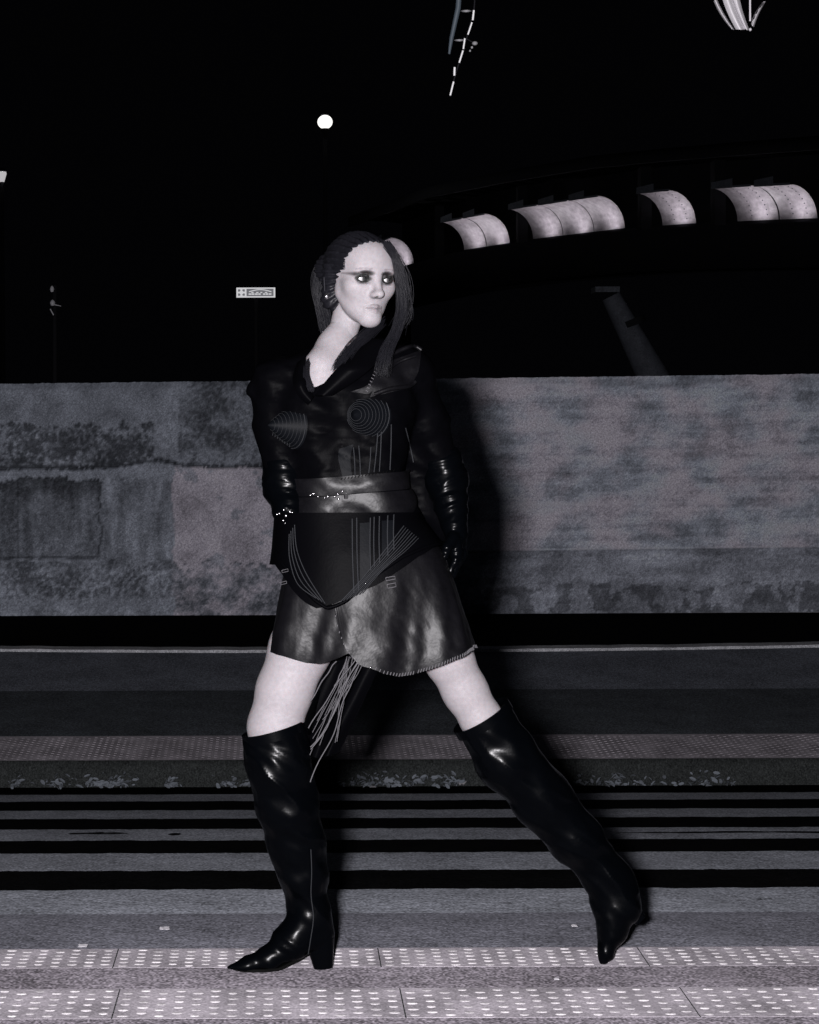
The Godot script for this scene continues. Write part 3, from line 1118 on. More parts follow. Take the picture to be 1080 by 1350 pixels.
# ---------------------------------------------------------------- overhead span with hanging fittings
func build_overhead() -> void:
	var d := 9.0
	var top := 4.9
	for x in [-3.4, 4.6]:
		var m := thing("mast", "dark steel mast holding an end of the span wire", "mast", Vector3(x, gh(d), -d), "masts of the span wire")
		var mb := MB.new()
		mb.tube([Vector3.ZERO, Vector3(0, top + 0.7, 0)], [0.08, 0.05], 12)
		part("shaft", mb.done(), M.steel, m)
		mb = MB.new()
		mb.lathe([Vector2(0.16, 0), Vector2(0.16, 0.05), Vector2(0.1, 0.12), Vector2(0.08, 0.12)], 12)
		part("base_plate", mb.done(), M.steel, m)
	var w := MB.new()
	var pts := []
	for k in 31:
		var t := k / 30.0
		pts.append(Vector3(lerpf(-3.4, 4.6, t), top - 0.25 * sin(PI * t), -d))
	w.tube(pts, [0.006], 6)
	var wire := single("span_wire", w.done(), M.steel, "thin dark wire spanning between two masts overhead", "wire")
	# jointed hanging rod with clamps, slightly slanting
	var r := thing("hanging_rod", "slanting jointed bright rod and dull pipe hanging from the span wire", "rod", pt(640, -40, d))
	var org := pt(640, -40, d)
	var ln := func(a: Array) -> Vector3: return pt(a[0], a[1], d) - org
	var mb2 := MB.new()
	mb2.tube([ln.call([625.0, -230.0]), ln.call([606.0, 12.0]), ln.call([597.0, 52.0]), ln.call([594.0, 72.0])], [0.011, 0.014, 0.011, 0.006], 8)
	var pipe := mat(lin(0.05, 0.065, 0.08), 0.5, 0.5)
	part("pipe", mb2.done(), pipe, r)
	mb2 = MB.new()
	mb2.tube([ln.call([646.0, -230.0]), ln.call([627.0, 14.0]), ln.call([618.0, 48.0]), ln.call([612.0, 67.0]), ln.call([601.0, 103.0]), ln.call([595.0, 128.0])], [0.004], 6)
	part("cable", mb2.done(), M.steel, r)
	var br := mat(lin(0.75, 0.75, 0.76), 0.35, 0.5)
	for s in [[624.0, 31.0, 618.5, 47.0, 0.0042], [626.5, 15.0, 625.0, 28.0, 0.005], [614.5, 52.0, 612.5, 66.0, 0.0045], [612.0, 68.0, 607.0, 84.0, 0.0046], [601.0, 90.0, 600.5, 101.0, 0.0055], [599.5, 109.0, 595.0, 127.0, 0.0046]]:
		mb2 = MB.new()
		mb2.tube([ln.call([s[0], s[1]]) + Vector3(0, 0, 0.008), ln.call([s[2], s[3]]) + Vector3(0, 0, 0.008)], [s[4], s[4]], 8)
		part("sleeve", mb2.done(), br, r)
	var dull := mat(lin(0.22, 0.22, 0.23), 0.6, 0.4)
	for s in [[617.0, 15.5, 8.0, 1.5], [608.0, 54.0, 8.0, 1.3], [628.0, 58.0, 4.0, 2.6], [624.0, 63.5, 1.6, 1.6], [621.5, 68.0, 1.3, 1.3]]:
		mb2 = MB.new()
		var p: Vector3 = ln.call([s[0], s[1]])
		mb2.ball(p, Vector3(s[2] * d / F, s[3] * d / F, 0.012), 8)
		part("clamp", mb2.done(), dull, r)
	mb2 = MB.new()
	mb2.tube([ln.call([613.0, 50.0]), ln.call([628.0, 58.0]), ln.call([621.0, 69.0])], [0.003], 5)
	part("clip_wire", mb2.done(), M.steel, r)
	# hanging fluted lantern, only its foot is in the frame
	var o2 := pt(991, 42, d)
	var l := thing("hanging_lantern", "bright white fluted lantern tapering to a point below the span wire", "lantern", o2)
	var hp := func(a: float, b: float, z := 0.0) -> Vector3: return pt(a, b, d + z) - o2
	for s in [[943.0, 4.0, 946.0, -2.0, 970.0, 41.0, 963.0, 37.0, -0.02], [953.0, -4.0, 965.0, -8.0, 984.0, 41.0, 972.0, 41.0, -0.06], [964.0, -10.0, 975.0, -12.0, 990.0, 42.0, 983.0, 40.0, -0.04], [1008.0, 6.0, 1012.0, 4.0, 996.0, 38.0, 992.0, 34.0, 0.02]]:
		mb2 = MB.new()
		var q := []
		for k in 5:
			var t := k / 4.0
			var row := []
			for a in 4:
				var uu := a / 3.0
				var up := Vector2(lerpf(s[0], s[2], uu), lerpf(s[1], s[3], uu))
				var dn := Vector2(lerpf(s[6], s[4], uu), lerpf(s[7], s[5], uu))
				var e := up.lerp(dn, t)
				e.x -= 3.0 * sin(t * PI) * 0.6
				row.append(hp.call(e.x, e.y, s[8] + 0.02 * cos(uu * PI * 2.0)))
			q.append(row)
		mb2.sheet(q, Vector3(0, 0, -0.4), 0.004)
		part("panel", mb2.done(), M.white_metal, l)
	mb2 = MB.new()
	mb2.tube([hp.call(990.0, -230.0), hp.call(991.0, 30.0)], [0.005], 8)
	part("rod", mb2.done(), M.white_metal, l)
	mb2 = MB.new()
	mb2.ball(hp.call(991.0, 41.0), Vector3(0.008, 0.008, 0.008), 8)
	part("finial", mb2.done(), M.white_metal, l)

# ---------------------------------------------------------------- the flash that lights the picture
func build_flash() -> void:
	var p := Vector3(-0.17, EYE + 0.07, 0.06)
	var s := thing("flash_stand", "small photographic flash head on a thin black light stand beside the camera", "flash", Vector3(p.x, 0, p.z + 0.06))
	var mb := MB.new()
	mb.tube([Vector3(0, 0.5, 0.05), Vector3(0, p.y - 0.05, 0.0)], [0.012, 0.009], 8)
	part("stand", mb.done(), M.steel, s)
	for k in 3:
		mb = MB.new()
		var a := TAU * (k + 0.25) / 3.0
		mb.tube([Vector3(0, 0.52, 0.05), Vector3(cos(a) * 0.28, 0.01, 0.05 + sin(a) * 0.28)], [0.008], 6)
		part("leg", mb.done(), M.steel, s)
	mb = MB.new()
	mb.box(Vector3(-0.045, p.y - 0.035, -0.05), Vector3(0.045, p.y + 0.035, 0.06))
	part("flash_head", mb.done(), M.steel, s)
	mb = MB.new()
	mb.box(Vector3(-0.035, p.y - 0.025, -0.055), Vector3(0.035, p.y + 0.025, -0.051))
	part("flash_lamp", mb.done(), M.glass_lit, s)
	var l := SpotLight3D.new()
	l.name = "flash_light"
	s.add_child(l, true)
	l.position = Vector3(0, p.y, -0.075)
	l.light_energy = 100.0
	l.light_size = 0.07
	l.light_color = Color(1.0, 0.985, 1.0)
	l.spot_range = 120.0
	l.spot_attenuation = 2.0
	l.spot_angle = 46.0
	l.spot_angle_attenuation = 0.35
	l.shadow_enabled = true
	l.rotation_degrees = Vector3(-3, -4, 0)

# ---------------------------------------------------------------- the person
const SKIN := Color(0.16, 0.147, 0.154)

func head_paint(p: Vector3, _n: Vector3) -> Color:   # skin with make-up: black liner and winged shadow, brows, lip colour
	var c := SKIN
	var k := 1.0
	if p.z > 0.02:
		for s in [-1.0, 1.0]:
			var x: float = p.x * s      # outward from the nose
			# lid shadow and wing
			var a := pow((x - 0.026) / 0.02, 2) + pow((p.y - 0.0125) / 0.0075, 2)
			if a < 1.0:
				k = minf(k, 0.07 + 0.8 * a * a)
			var wy := 0.009 + (x - 0.045) * 0.05
			if x > 0.038 and x < 0.066:
				var b := absf(p.y - wy) / lerpf(0.009, 0.0035, (x - 0.038) / 0.028)
				if b < 1.0:
					k = minf(k, clampf(0.12 + 0.88 * b * b + 0.6 * maxf(0.0, (x - 0.05) / 0.016), 0.0, 1.0))
			# lash line under the eye
			var e := pow((x - 0.031) / 0.017, 2) + pow((p.y + 0.0095) / 0.0036, 2)
			if e < 1.0 and p.z > 0.05:
				k = minf(k, 0.2 + 0.6 * e)
			# liner all round the eye
			var rg := pow((x - 0.0315) / 0.0165, 2) + pow((p.y - 0.0005) / 0.0098, 2)
			if rg < 1.45 and p.z > 0.045:
				k = minf(k, 0.06 + 0.85 * clampf((rg - 1.0) / 0.45, 0.0, 1.0))
			# brow
			var by := 0.0235 - pow((x - 0.03) / 0.05, 2) * 0.02
			if x > 0.014 and x < 0.05 and absf(p.y - by) < 0.0018:
				k = minf(k, 0.72)
		# lips
		var lx := absf(p.x)
		if lx < 0.0205 and p.z > 0.06:
			var ly := p.y + 0.0665
			var hh := 0.0078 * (1.0 - pow(lx / 0.021, 2))
			if absf(ly) < hh:
				k *= 0.74
			if absf(ly) < 0.0016:
				k *= 0.6
		for s in [-1.0, 1.0]:
			if Vector2(p.x - s * 0.0075, p.y + 0.0415).length() < 0.0035 and p.z > 0.085:
				k *= 0.35
	return Color(c.r * k, c.g * k, c.b * k)

func plain_skin(_p: Vector3, _n: Vector3) -> Color:
	return SKIN

func ell_front(px: float, py: float, grow := 0.0) -> Vector3:   # on the hip / skirt ellipse
	var cx := poly([[640.0, 458.0], [680.0, 458.0], [730.0, 475.0], [860.0, 485.0]], py)
	var a := poly([[640.0, 72.0], [680.0, 80.0], [730.0, 101.0], [800.0, 119.0], [860.0, 132.0], [900.0, 138.0]], py) + grow
	var b := poly([[640.0, 60.0], [680.0, 66.0], [730.0, 76.0], [860.0, 92.0]], py) + grow
	var t := clampf((px - cx) / a, -1.0, 1.0)
	return bp(px, py, -rp(b) * pow(1.0 - pow(absf(t), 2.6), 1.0 / 2.6))

func ell_ring(th: float, py: float, grow := 0.0) -> Vector3:
	var cx := poly([[640.0, 458.0], [680.0, 458.0], [730.0, 475.0], [860.0, 485.0]], py)
	var a := poly([[640.0, 72.0], [680.0, 80.0], [730.0, 101.0], [800.0, 119.0], [860.0, 132.0], [900.0, 138.0]], py) + grow
	var b := poly([[640.0, 60.0], [680.0, 66.0], [730.0, 76.0], [860.0, 92.0]], py) + grow
	var sn := sin(th)
	var cs := cos(th)
	return bp(cx + a * signf(sn) * pow(absf(sn), 2.0 / 2.6), py, -rp(b) * signf(cs) * pow(absf(cs), 2.0 / 2.6))

func on_jacket(px: float, py: float, lift := 0.0) -> Vector3:
	var a := Vector3(0, EYE, 0)
	var dir := (bp(px, py) - a).normalized()
	var st := a + dir * 3.85
	var t := jacket.hit(st, dir, 0.8)
	if t < 0:
		return ell_front(px, py, lift / rp(1.0))
	return st + dir * (t - lift)

func strands(mb: MB, path: Array, count: int, spread0: Vector3, spread1: Vector3, r: float, seg := 18, wob := 0.003) -> void:
	for k in count:
		var o1 := Vector3(rng.randfn(0, 0.45), rng.randfn(0, 0.45), rng.randfn(0, 0.45)).clamp(Vector3(-1, -1, -1), Vector3(1, 1, 1))
		var ph := rng.randf() * TAU
		var stop := rng.randf_range(0.86, 1.0)
		var pts := spline(path, seg)
		var out := []
		var rs := []
		for q in pts.size():
			var t := float(q) / (pts.size() - 1)
			if t > stop:
				break
			var s := spread0.lerp(spread1, t)
			out.append(pts[q] + o1 * s + Vector3(sin(ph + t * 6.0), 0, cos(ph + t * 5.0)) * wob * t)
			rs.append(r * (1.0 - 0.65 * pow(t, 3)))
		mb.tube(out, rs, 5, false)

func hand_bones(fl: Field, wrist: Vector3, down: Vector3, side: Vector3, front: Vector3, curl: float) -> void:
	# down = along the hand, side = towards the thumb, front = palm side
	var palm := wrist + down * 0.045
	fl.cone(wrist, wrist + down * 0.02, 0.024, 0.026, 0.012)
	fl.cone(palm + side * 0.016, palm + side * 0.018 + down * 0.03, 0.016, 0.015, 0.012)
	fl.cone(palm - side * 0.016, palm - side * 0.02 + down * 0.025, 0.016, 0.014, 0.012)
	var lens := [0.068, 0.078, 0.072, 0.056]
	for k in 4:
		var s := side * (0.03 - 0.02 * k)
		var p := palm + down * (0.035 - 0.003 * absf(k - 1.2)) + s
		var a := 0.25 + curl * 0.5
		var L: float = lens[k]
		var r := 0.0092 - 0.0006 * absf(k - 1)
		for seg in 3:
			var dir := (down * cos(a) + front * sin(a)).normalized()
			var q: Vector3 = p + dir * L * [0.45, 0.32, 0.26][seg]
			fl.cone(p, q, r, r * 0.93, 0.003)
			p = q
			r *= 0.93
			a += curl
	var tp := palm + side * 0.026 - down * 0.02
	var t1 := tp + (side * 0.6 + down * 0.75 + front * 0.35).normalized() * 0.034
	var t2 := t1 + (down * 0.9 + front * 0.5 + side * 0.05).normalized() * 0.03
	fl.cone(tp, t1, 0.014, 0.0105, 0.006)
	fl.cone(t1, t2, 0.0105, 0.009, 0.004)

func build_person() -> void:
	var foot := bp(430, 1276)
	var per := thing("person", "person in black leather jacket, short skirt and tall boots striding past, looking back", "person", Vector3(foot.x, 0, foot.z))
	var G := Transform3D(Basis(), -Vector3(foot.x, 0, foot.z))     # world -> person
	var K := func(px: float, py: float, dz := 0.0) -> Vector3: return bp(px, py, dz)
	# ------- body: one continuous skin, head on its own fine grid
	var body := MB.new()
	var fb := Field.new(bp(290, 1290, 0) + Vector3(-0.02, -0.02, -0.42), bp(880, 425, 0) + Vector3(0.02, 0.0, 0.36), 0.0105)
	# neck and chest
	fb.chain([[K.call(455, 431, 0.015), rp(18.5)], [K.call(441, 455, 0.0), rp(20)], [K.call(425, 484, -0.035), rp(22)], [K.call(420, 520, -0.045), rp(22)]], 0.02)
	fb.chain([[K.call(444, 480, 0.01), rp(30)], [K.call(448, 540, 0.0), rp(46)], [K.call(458, 650, 0), rp(42)], [K.call(470, 740, 0), rp(52)], [K.call(480, 800, 0), rp(50)]], 0.03)
	# shoulders and arms (inside the sleeves)
	fb.chain([[K.call(440, 492, 0.01), rp(26)], [K.call(370, 505, 0.0), rp(22)], [K.call(366, 570, 0), rp(18)], [K.call(377, 640, 0.0), rp(16)], [K.call(385, 690, -0.05), rp(12)]], 0.02)
	fb.chain([[K.call(470, 488, 0.01), rp(26)], [K.call(532, 498, 0.02), rp(22)], [K.call(560, 560, 0.05), rp(18)], [K.call(586, 620, 0.06), rp(16)], [K.call(598, 690, 0.02), rp(12)]], 0.02)
	# thighs, shins
	fb.chain([[K.call(432, 790, 0.0), rp(48)], [K.call(395, 855, -0.02), rp(40)], [K.call(374, 910, -0.03), rp(36)], [K.call(361, 958, -0.03), rp(34.5)], [K.call(366, 1010, -0.03), rp(31)], [K.call(390, 1110, -0.01), rp(25)], [K.call(406, 1195, 0.0), rp(17)], [K.call(370, 1252, -0.02), rp(11)]], 0.02)
	fb.chain([[K.call(545, 790, 0.0), rp(42)], [K.call(590, 868, 0.02), rp(32)], [K.call(612, 912, 0.03), rp(29)], [K.call(634, 950, 0.03), rp(27)], [K.call(680, 1020, 0.04), rp(26)], [K.call(760, 1110, 0.06), rp(22)], [K.call(803, 1170, 0.06), rp(16)], [K.call(800, 1235, 0.05), rp(10)]], 0.02)
	fb.into(body, G, plain_skin)
	# head
	var HX := Transform3D(Basis(Vector3.UP, deg_to_rad(24.5)) * Basis(Vector3.RIGHT, deg_to_rad(5.0)) * Basis(Vector3.BACK, deg_to_rad(-1.5)), bp(477, 368, 0.0))
	var hf := Field.new(Vector3(-0.095, -0.15, -0.125), Vector3(0.095, 0.125, 0.125), 0.0025)
	hf.ell(Vector3(0, 0.03, -0.02), Vector3(0.068, 0.068, 0.086), 0.02)
	hf.ell(Vector3(0, -0.02, 0.018), Vector3(0.057, 0.082, 0.062), 0.03)
	for s in [-1.0, 1.0]:
		hf.cone(Vector3(s * 0.044, -0.034, 0.0), Vector3(s * 0.011, -0.09, 0.052), 0.016, 0.013, 0.022)
		hf.ell(Vector3(s * 0.039, -0.018, 0.046), Vector3(0.022, 0.019, 0.021), 0.025)
	hf.ell(Vector3(0, -0.089, 0.058), Vector3(0.019, 0.017, 0.018), 0.02)
	hf.cone(Vector3(-0.033, 0.02, 0.061), Vector3(0.033, 0.02, 0.061), 0.013, 0.013, 0.02)
	hf.ell(Vector3(0, 0.045, 0.035), Vector3(0.052, 0.042, 0.042), 0.03)
	for s in [-1.0, 1.0]:
		hf.ell(Vector3(s * 0.031, 0.001, 0.083), Vector3(0.02, 0.0145, 0.016), 0.01, true)
	hf.cone(Vector3(0, 0.012, 0.072), Vector3(0, -0.031, 0.094), 0.0075, 0.009, 0.014)
	hf.ell(Vector3(0, -0.033, 0.096), Vector3(0.0105, 0.009, 0.0105), 0.006)
	for s in [-1.0, 1.0]:
		hf.ell(Vector3(s * 0.009, -0.036, 0.084), Vector3(0.0065, 0.0055, 0.0085), 0.011)
	# mouth
	for s in [-1.0, 1.0]:
		hf.cone(Vector3(s * 0.019, -0.065, 0.067), Vector3(s * 0.004, -0.0618, 0.0765), 0.0026, 0.0042, 0.006)
		hf.cone(Vector3(s * 0.016, -0.0695, 0.067), Vector3(s * 0.003, -0.0715, 0.0745), 0.003, 0.0055, 0.006)
		hf.cone(Vector3(s * 0.02, -0.0665, 0.072), Vector3(0, -0.0668, 0.083), 0.001, 0.0014, 0.003, true)
		# lids
		hf.chain([[Vector3(s * 0.016, -0.0025, 0.0695), 0.0026], [Vector3(s * 0.024, 0.0068, 0.0726), 0.0034], [Vector3(s * 0.036, 0.0066, 0.0706), 0.0034], [Vector3(s * 0.048, 0.0025, 0.0605), 0.0028]], 0.003)
		hf.chain([[Vector3(s * 0.016, -0.0025, 0.0695), 0.0022], [Vector3(s * 0.025, -0.0084, 0.0697), 0.0024], [Vector3(s * 0.037, -0.0072, 0.0672), 0.0024], [Vector3(s * 0.048, 0.0015, 0.0595), 0.0022]], 0.003)
	# start of the neck, reaching the body grid
	var inv := HX.affine_inverse()
	hf.cone(inv * bp(463, 402, 0.03), inv * bp(453, 438, 0.012), rp(21), rp(19), 0.006)
	hf.into(body, G * HX, head_paint)
	part("body", body.done(), M.skin, per)
	# eyeballs
	for s in [-1.0, 1.0]:
		var eb := MB.new()
		var gaze := Vector3(0.44, 0.0, 0.9).normalized()
		var seg := 28
		var ids := []
		var cen := Vector3(s * 0.0315, 0.0, 0.0562)
		for a in seg + 1:
			var line := []
			for b in seg:
				var t := PI * a / seg
				var q := Vector3(sin(t) * cos(TAU * b / seg), cos(t), sin(t) * sin(TAU * b / seg))
				var g := q.dot(gaze)
				eb.col = Color(0.18, 0.175, 0.18)
				if g > cos(0.56):
					eb.col = Color(0.02, 0.02, 0.022)
				if g > cos(0.2):
					eb.col = Color(0.003, 0.003, 0.003)
				line.append(eb.vert(G * HX * (cen + q * 0.0145), (HX.basis * q).normalized()))
			ids.append(line)
		for a in seg:
			for b in seg:
				eb.quad(ids[a][b], ids[a][(b + 1) % seg], ids[a + 1][(b + 1) % seg], ids[a + 1][b])
		part("eye", eb.done(), M.eye, per)
	build_hair(per, G, HX)
	print("  head done")
	# ------- jacket
	jacket = Field.new(bp(300, 900, 0) + Vector3(0, 0, -0.24), bp(665, 430, 0) + Vector3(0, 0, 0.26), 0.0075)
	var J := jacket
	J.cone(K.call(415, 538), K.call(490, 530), rp(52), rp(55), 0.03)
	J.cone(K.call(415, 538), K.call(440, 650), rp(52), rp(46), 0.03)
	J.cone(K.call(490, 530), K.call(482, 650), rp(55), rp(48), 0.03)
	J.cone(K.call(374, 506, 0.01), K.call(415, 502, 0.02), rp(30), rp(37), 0.03)
	J.cone(K.call(415, 500, 0.02), K.call(534, 492, 0.02), rp(38), rp(32), 0.03)
	J.cone(K.call(432, 478, 0.05), K.call(505, 468, 0.05), rp(23), rp(22), 0.03)
	J.cone(K.call(440, 650), K.call(425, 725), rp(46), rp(54), 0.03)
	J.cone(K.call(482, 650), K.call(515, 725), rp(48), rp(58), 0.03)
	# sleeves, then an added back flare
	J.chain([[K.call(365, 506, 0.0), rp(33)], [K.call(364, 560, 0.0), rp(28)], [K.call(372, 618, 0.0), rp(24)]], 0.02)
	J.chain([[K.call(538, 494, 0.02), rp(35)], [K.call(562, 555, 0.05), rp(29)], [K.call(582, 612, 0.06), rp(24)]], 0.02)
	J.chain([[K.call(520, 540, 0.07), rp(34)], [K.call(548, 610, 0.1), rp(30)], [K.call(560, 700, 0.1), rp(30)], [K.call(566, 745, 0.08), rp(22)]], 0.03)  # flare added between torso and arm to close the cast shadow on the wall
	# pointed epaulette on the near shoulder
	J.cone(K.call(352, 500, 0.0), K.call(335, 512, 0.0), rp(20), rp(10), 0.02)
	# neckline
	J.cone(K.call(446, 440, -0.13), K.call(418, 512, -0.14), rp(34), rp(12), 0.012, true)
	J.cone(K.call(452, 430, -0.03), K.call(420, 486, -0.09), rp(30), rp(22), 0.012, true)
	J.ruffle(func(p: Vector3) -> float: return 0.012 * absf(noise.get_noise_3d(p.x * 5.0 + p.y * 4.0, p.y * 8.0, p.z * 5.0)) - 0.003 + 0.003 * noise.get_noise_3d(p.x * 14.0, p.y * 20.0, p.z * 14.0))
	var jm := MB.new()
	J.into(jm, G)
	var jk := part("jacket", jm.done(), M.velvet, per)
	build_jacket_details(jk, G)
	print("  jacket done")
	build_skirt(per, G)
	build_boots(per, G)
	build_gloves(per, G)

func build_hair(per: Node3D, G: Transform3D, HX: Transform3D) -> void:
	# slicked back cap
	var hc := Field.new(Vector3(-0.1, -0.1, -0.15), Vector3(0.1, 0.13, 0.09), 0.003)
	hc.ell(Vector3(0, 0.034, -0.022), Vector3(0.0745, 0.0755, 0.094), 0.01)
	hc.ell(Vector3(-0.035, 0.02, -0.1), Vector3(0.035, 0.035, 0.035), 0.02)
	hc.ell(Vector3(0, 0.046, 0.034), Vector3(0.057, 0.0465, 0.045), 0.015)
	for e in [-1.0, 1.0]:
		hc.cone(Vector3(e * 0.06, 0.01, -0.03), Vector3(e * 0.052, -0.05, -0.04), 0.022, 0.026, 0.02)
	hc.cut(Vector3(0, 0.075, 0.052), Vector3(0, -0.46, 0.888).normalized(), 0.003)
	hc.cut(Vector3(0, -0.075, 0), Vector3(0, -1, 0.25).normalized(), 0.004)
	hc.ruffle(func(p: Vector3) -> float: return 0.0022 * sin(atan2(p.x, p.y - 0.01) * 34.0) + 0.002 * noise.get_noise_3dv(p * 60.0))
	var mb := MB.new()
	hc.into(mb, G * HX)
	var cap := part("hair", mb.done(), M.hair, per)
	# strands drawn back from the hairline
	mb = MB.new()
	for k in 420:
		var a := -1.75 + 3.5 * k / 419.0 + rng.randf_range(-0.012, 0.012)      # 0 = top of the forehead
		var r := Vector3(0.072, 0.077, 0.092)
		var c := Vector3(0, 0.03, -0.02)
		var pts := []
		var rs := []
		var back := rng.randf_range(0.75, 1.15)
		var start := rng.randf_range(-0.2, 0.08)
		for q in 12:
			var t := q / 11.0
			var ph := (0.33 + start * (1.0 if absf(a) < 1.2 else 1.4)) + t * back * 1.6    # from the front over the crown
			var dir := Vector3(sin(a) * sin(ph + 0.28), cos(a) * sin(ph + 0.28), cos(ph + 0.28))
			var lift := 1.0 + 0.014 * sin(t * 9.0 + k) + (0.03 if t > 0.1 else -0.02)
			pts.append(G * HX * (c + dir * r * lift))
			rs.append(0.0006 * (0.35 + minf(t * 3.0, 1.0)))
		mb.tube(pts, rs, 4, false)
	part("drawn_strands", mb.done(), M.hair, cap)
	# loose lock beside the face
	mb = MB.new()
	var lock := []
	for q in [[510, 322, -0.075], [521, 338, -0.085], [527, 362, -0.085], [530, 390, -0.085], [530, 415, -0.09], [522, 440, -0.1], [510, 462, -0.115], [505, 482, -0.125], [503, 500, -0.125]]:
		lock.append(G * bp(q[0], q[1], q[2]))
	strands(mb, lock, 190, Vector3(0.007, 0.008, 0.016), Vector3(0.011, 0.006, 0.012), 0.00055, 24, 0.01)
	strands(mb, [lock[0], lock[1], lock[2] + Vector3(0.008, 0, 0), lock[3] + Vector3(0.009, 0, 0), lock[4] + Vector3(0.006, 0, 0), lock[5]], 90, Vector3(0.007, 0.008, 0.016), Vector3(0.017, 0.014, 0.014), 0.00055, 20, 0.011)
	part("loose_lock", mb.done(), M.hair, cap)
	mb = MB.new()
	var l2 := []
	for q in [[502, 424, 0.0], [486, 440, -0.04], [468, 456, -0.075], [454, 472, -0.1], [440, 492, -0.118]]:
		l2.append(G * bp(q[0], q[1], q[2]))
	strands(mb, l2, 170, Vector3(0.013, 0.014, 0.01), Vector3(0.012, 0.014, 0.006), 0.0006, 14, 0.005)
	part("neck_lock", mb.done(), M.hair, cap)
	mb = MB.new()
	var l3 := []
	for q in [[414, 465, -0.02], [405, 482, -0.075], [405, 498, -0.11], [413, 520, -0.125]]:
		l3.append(G * bp(q[0], q[1], q[2]))
	strands(mb, l3, 90, Vector3(0.004, 0.006, 0.01), Vector3(0.008, 0.004, 0.006), 0.0007, 12, 0.003)
	part("neck_lock", mb.done(), M.hair, cap)
	# ponytail behind
	mb = MB.new()
	var l4 := []
	for q in [[448, 345, 0.12], [430, 347, 0.12], [421, 365, 0.12], [422, 390, 0.12], [428, 420, 0.13], [432, 445, 0.14]]:
		l4.append(G * bp(q[0], q[1], q[2]))
	strands(mb, l4, 200, Vector3(0.012, 0.014, 0.02), Vector3(0.018, 0.01, 0.02), 0.0008, 18, 0.006)
	part("ponytail", mb.done(), M.hair, cap)
	# ear drop
	mb = MB.new()
	mb.tube([G * bp(428, 366, -0.02), G * bp(429, 384, -0.025)], [0.0012], 6)
	part("earring_wire", mb.done(), M.steel, per)
	mb = MB.new()
	mb.ball(G * bp(431, 391, -0.03), Vector3(0.0045, 0.008, 0.0045), 10)
	part("earring", mb.done(), M.metal, per)

func surf_tube(mb: MB, G: Transform3D, pts: Array, r: float, lift: float, n := 16) -> void:
	var p3 := []
	for q in pts:
		p3.append(Vector3(q[0], q[1], 0))
	var out := []
	for q in spline(p3, n):
		out.append(G * on_jacket(q.x, q.y, lift))
	mb.tube(out, [r], 5)

func surf_patch(mb: MB, G: Transform3D, left: Array, right: Array, rows: int, cols: int, lift: float, thick := 0.004) -> void:
	# left, right: boundaries as [[x, y], ...] from top to bottom
	var L := []
	var R := []
	for q in left:
		L.append(Vector3(q[0], q[1], 0))
	for q in right:
		R.append(Vector3(q[0], q[1], 0))
	L = spline(L, rows)
	R = spline(R, rows)
	var g := []
	for r in rows + 1:
		var line := []
		for c in cols + 1:
			var p: Vector3 = L[r].lerp(R[r], float(c) / cols)
			line.append(G * on_jacket(p.x, p.y, lift))
		g.append(line)
	mb.sheet(g, G * bp(455, 600, 0.3), thick)

func cup(parent: Node, G: Transform3D, c: Vector3, dir: Vector3, r: float, h: float) -> void:
	var mb := MB.new()
	var up := Vector3.UP
	var x := up.cross(dir).normalized()
	var y := dir.cross(x).normalized()
	var xf := Transform3D(Basis(x, dir, y), c)
	var prof := []
	for k in 15:
		var t := k / 14.0
		prof.append(Vector2(r * maxf(0.002, pow(1.0 - t, 0.85)), -0.012 + (h + 0.012) * t))
	mb.lathe(prof, 40, G * xf)
	var cp := part("cone_cup", mb.done(), M.satin, parent)
	mb = MB.new()
	for k in 9:
		var t := 0.06 + k * 0.095
		var ring := []
		var rr := r * pow(1.0 - t, 0.85)
		for a in 41:
			var an := TAU * a / 40.0
			ring.append(G * xf * Vector3(rr * cos(an) * 1.01, -0.012 + (h + 0.012) * t + 0.0006, rr * sin(an) * 1.01))
		mb.tube(ring, [0.0006 if k > 0 else 0.0014], 4, false)
	part("ring_stitching", mb.done(), M.thread, cp)

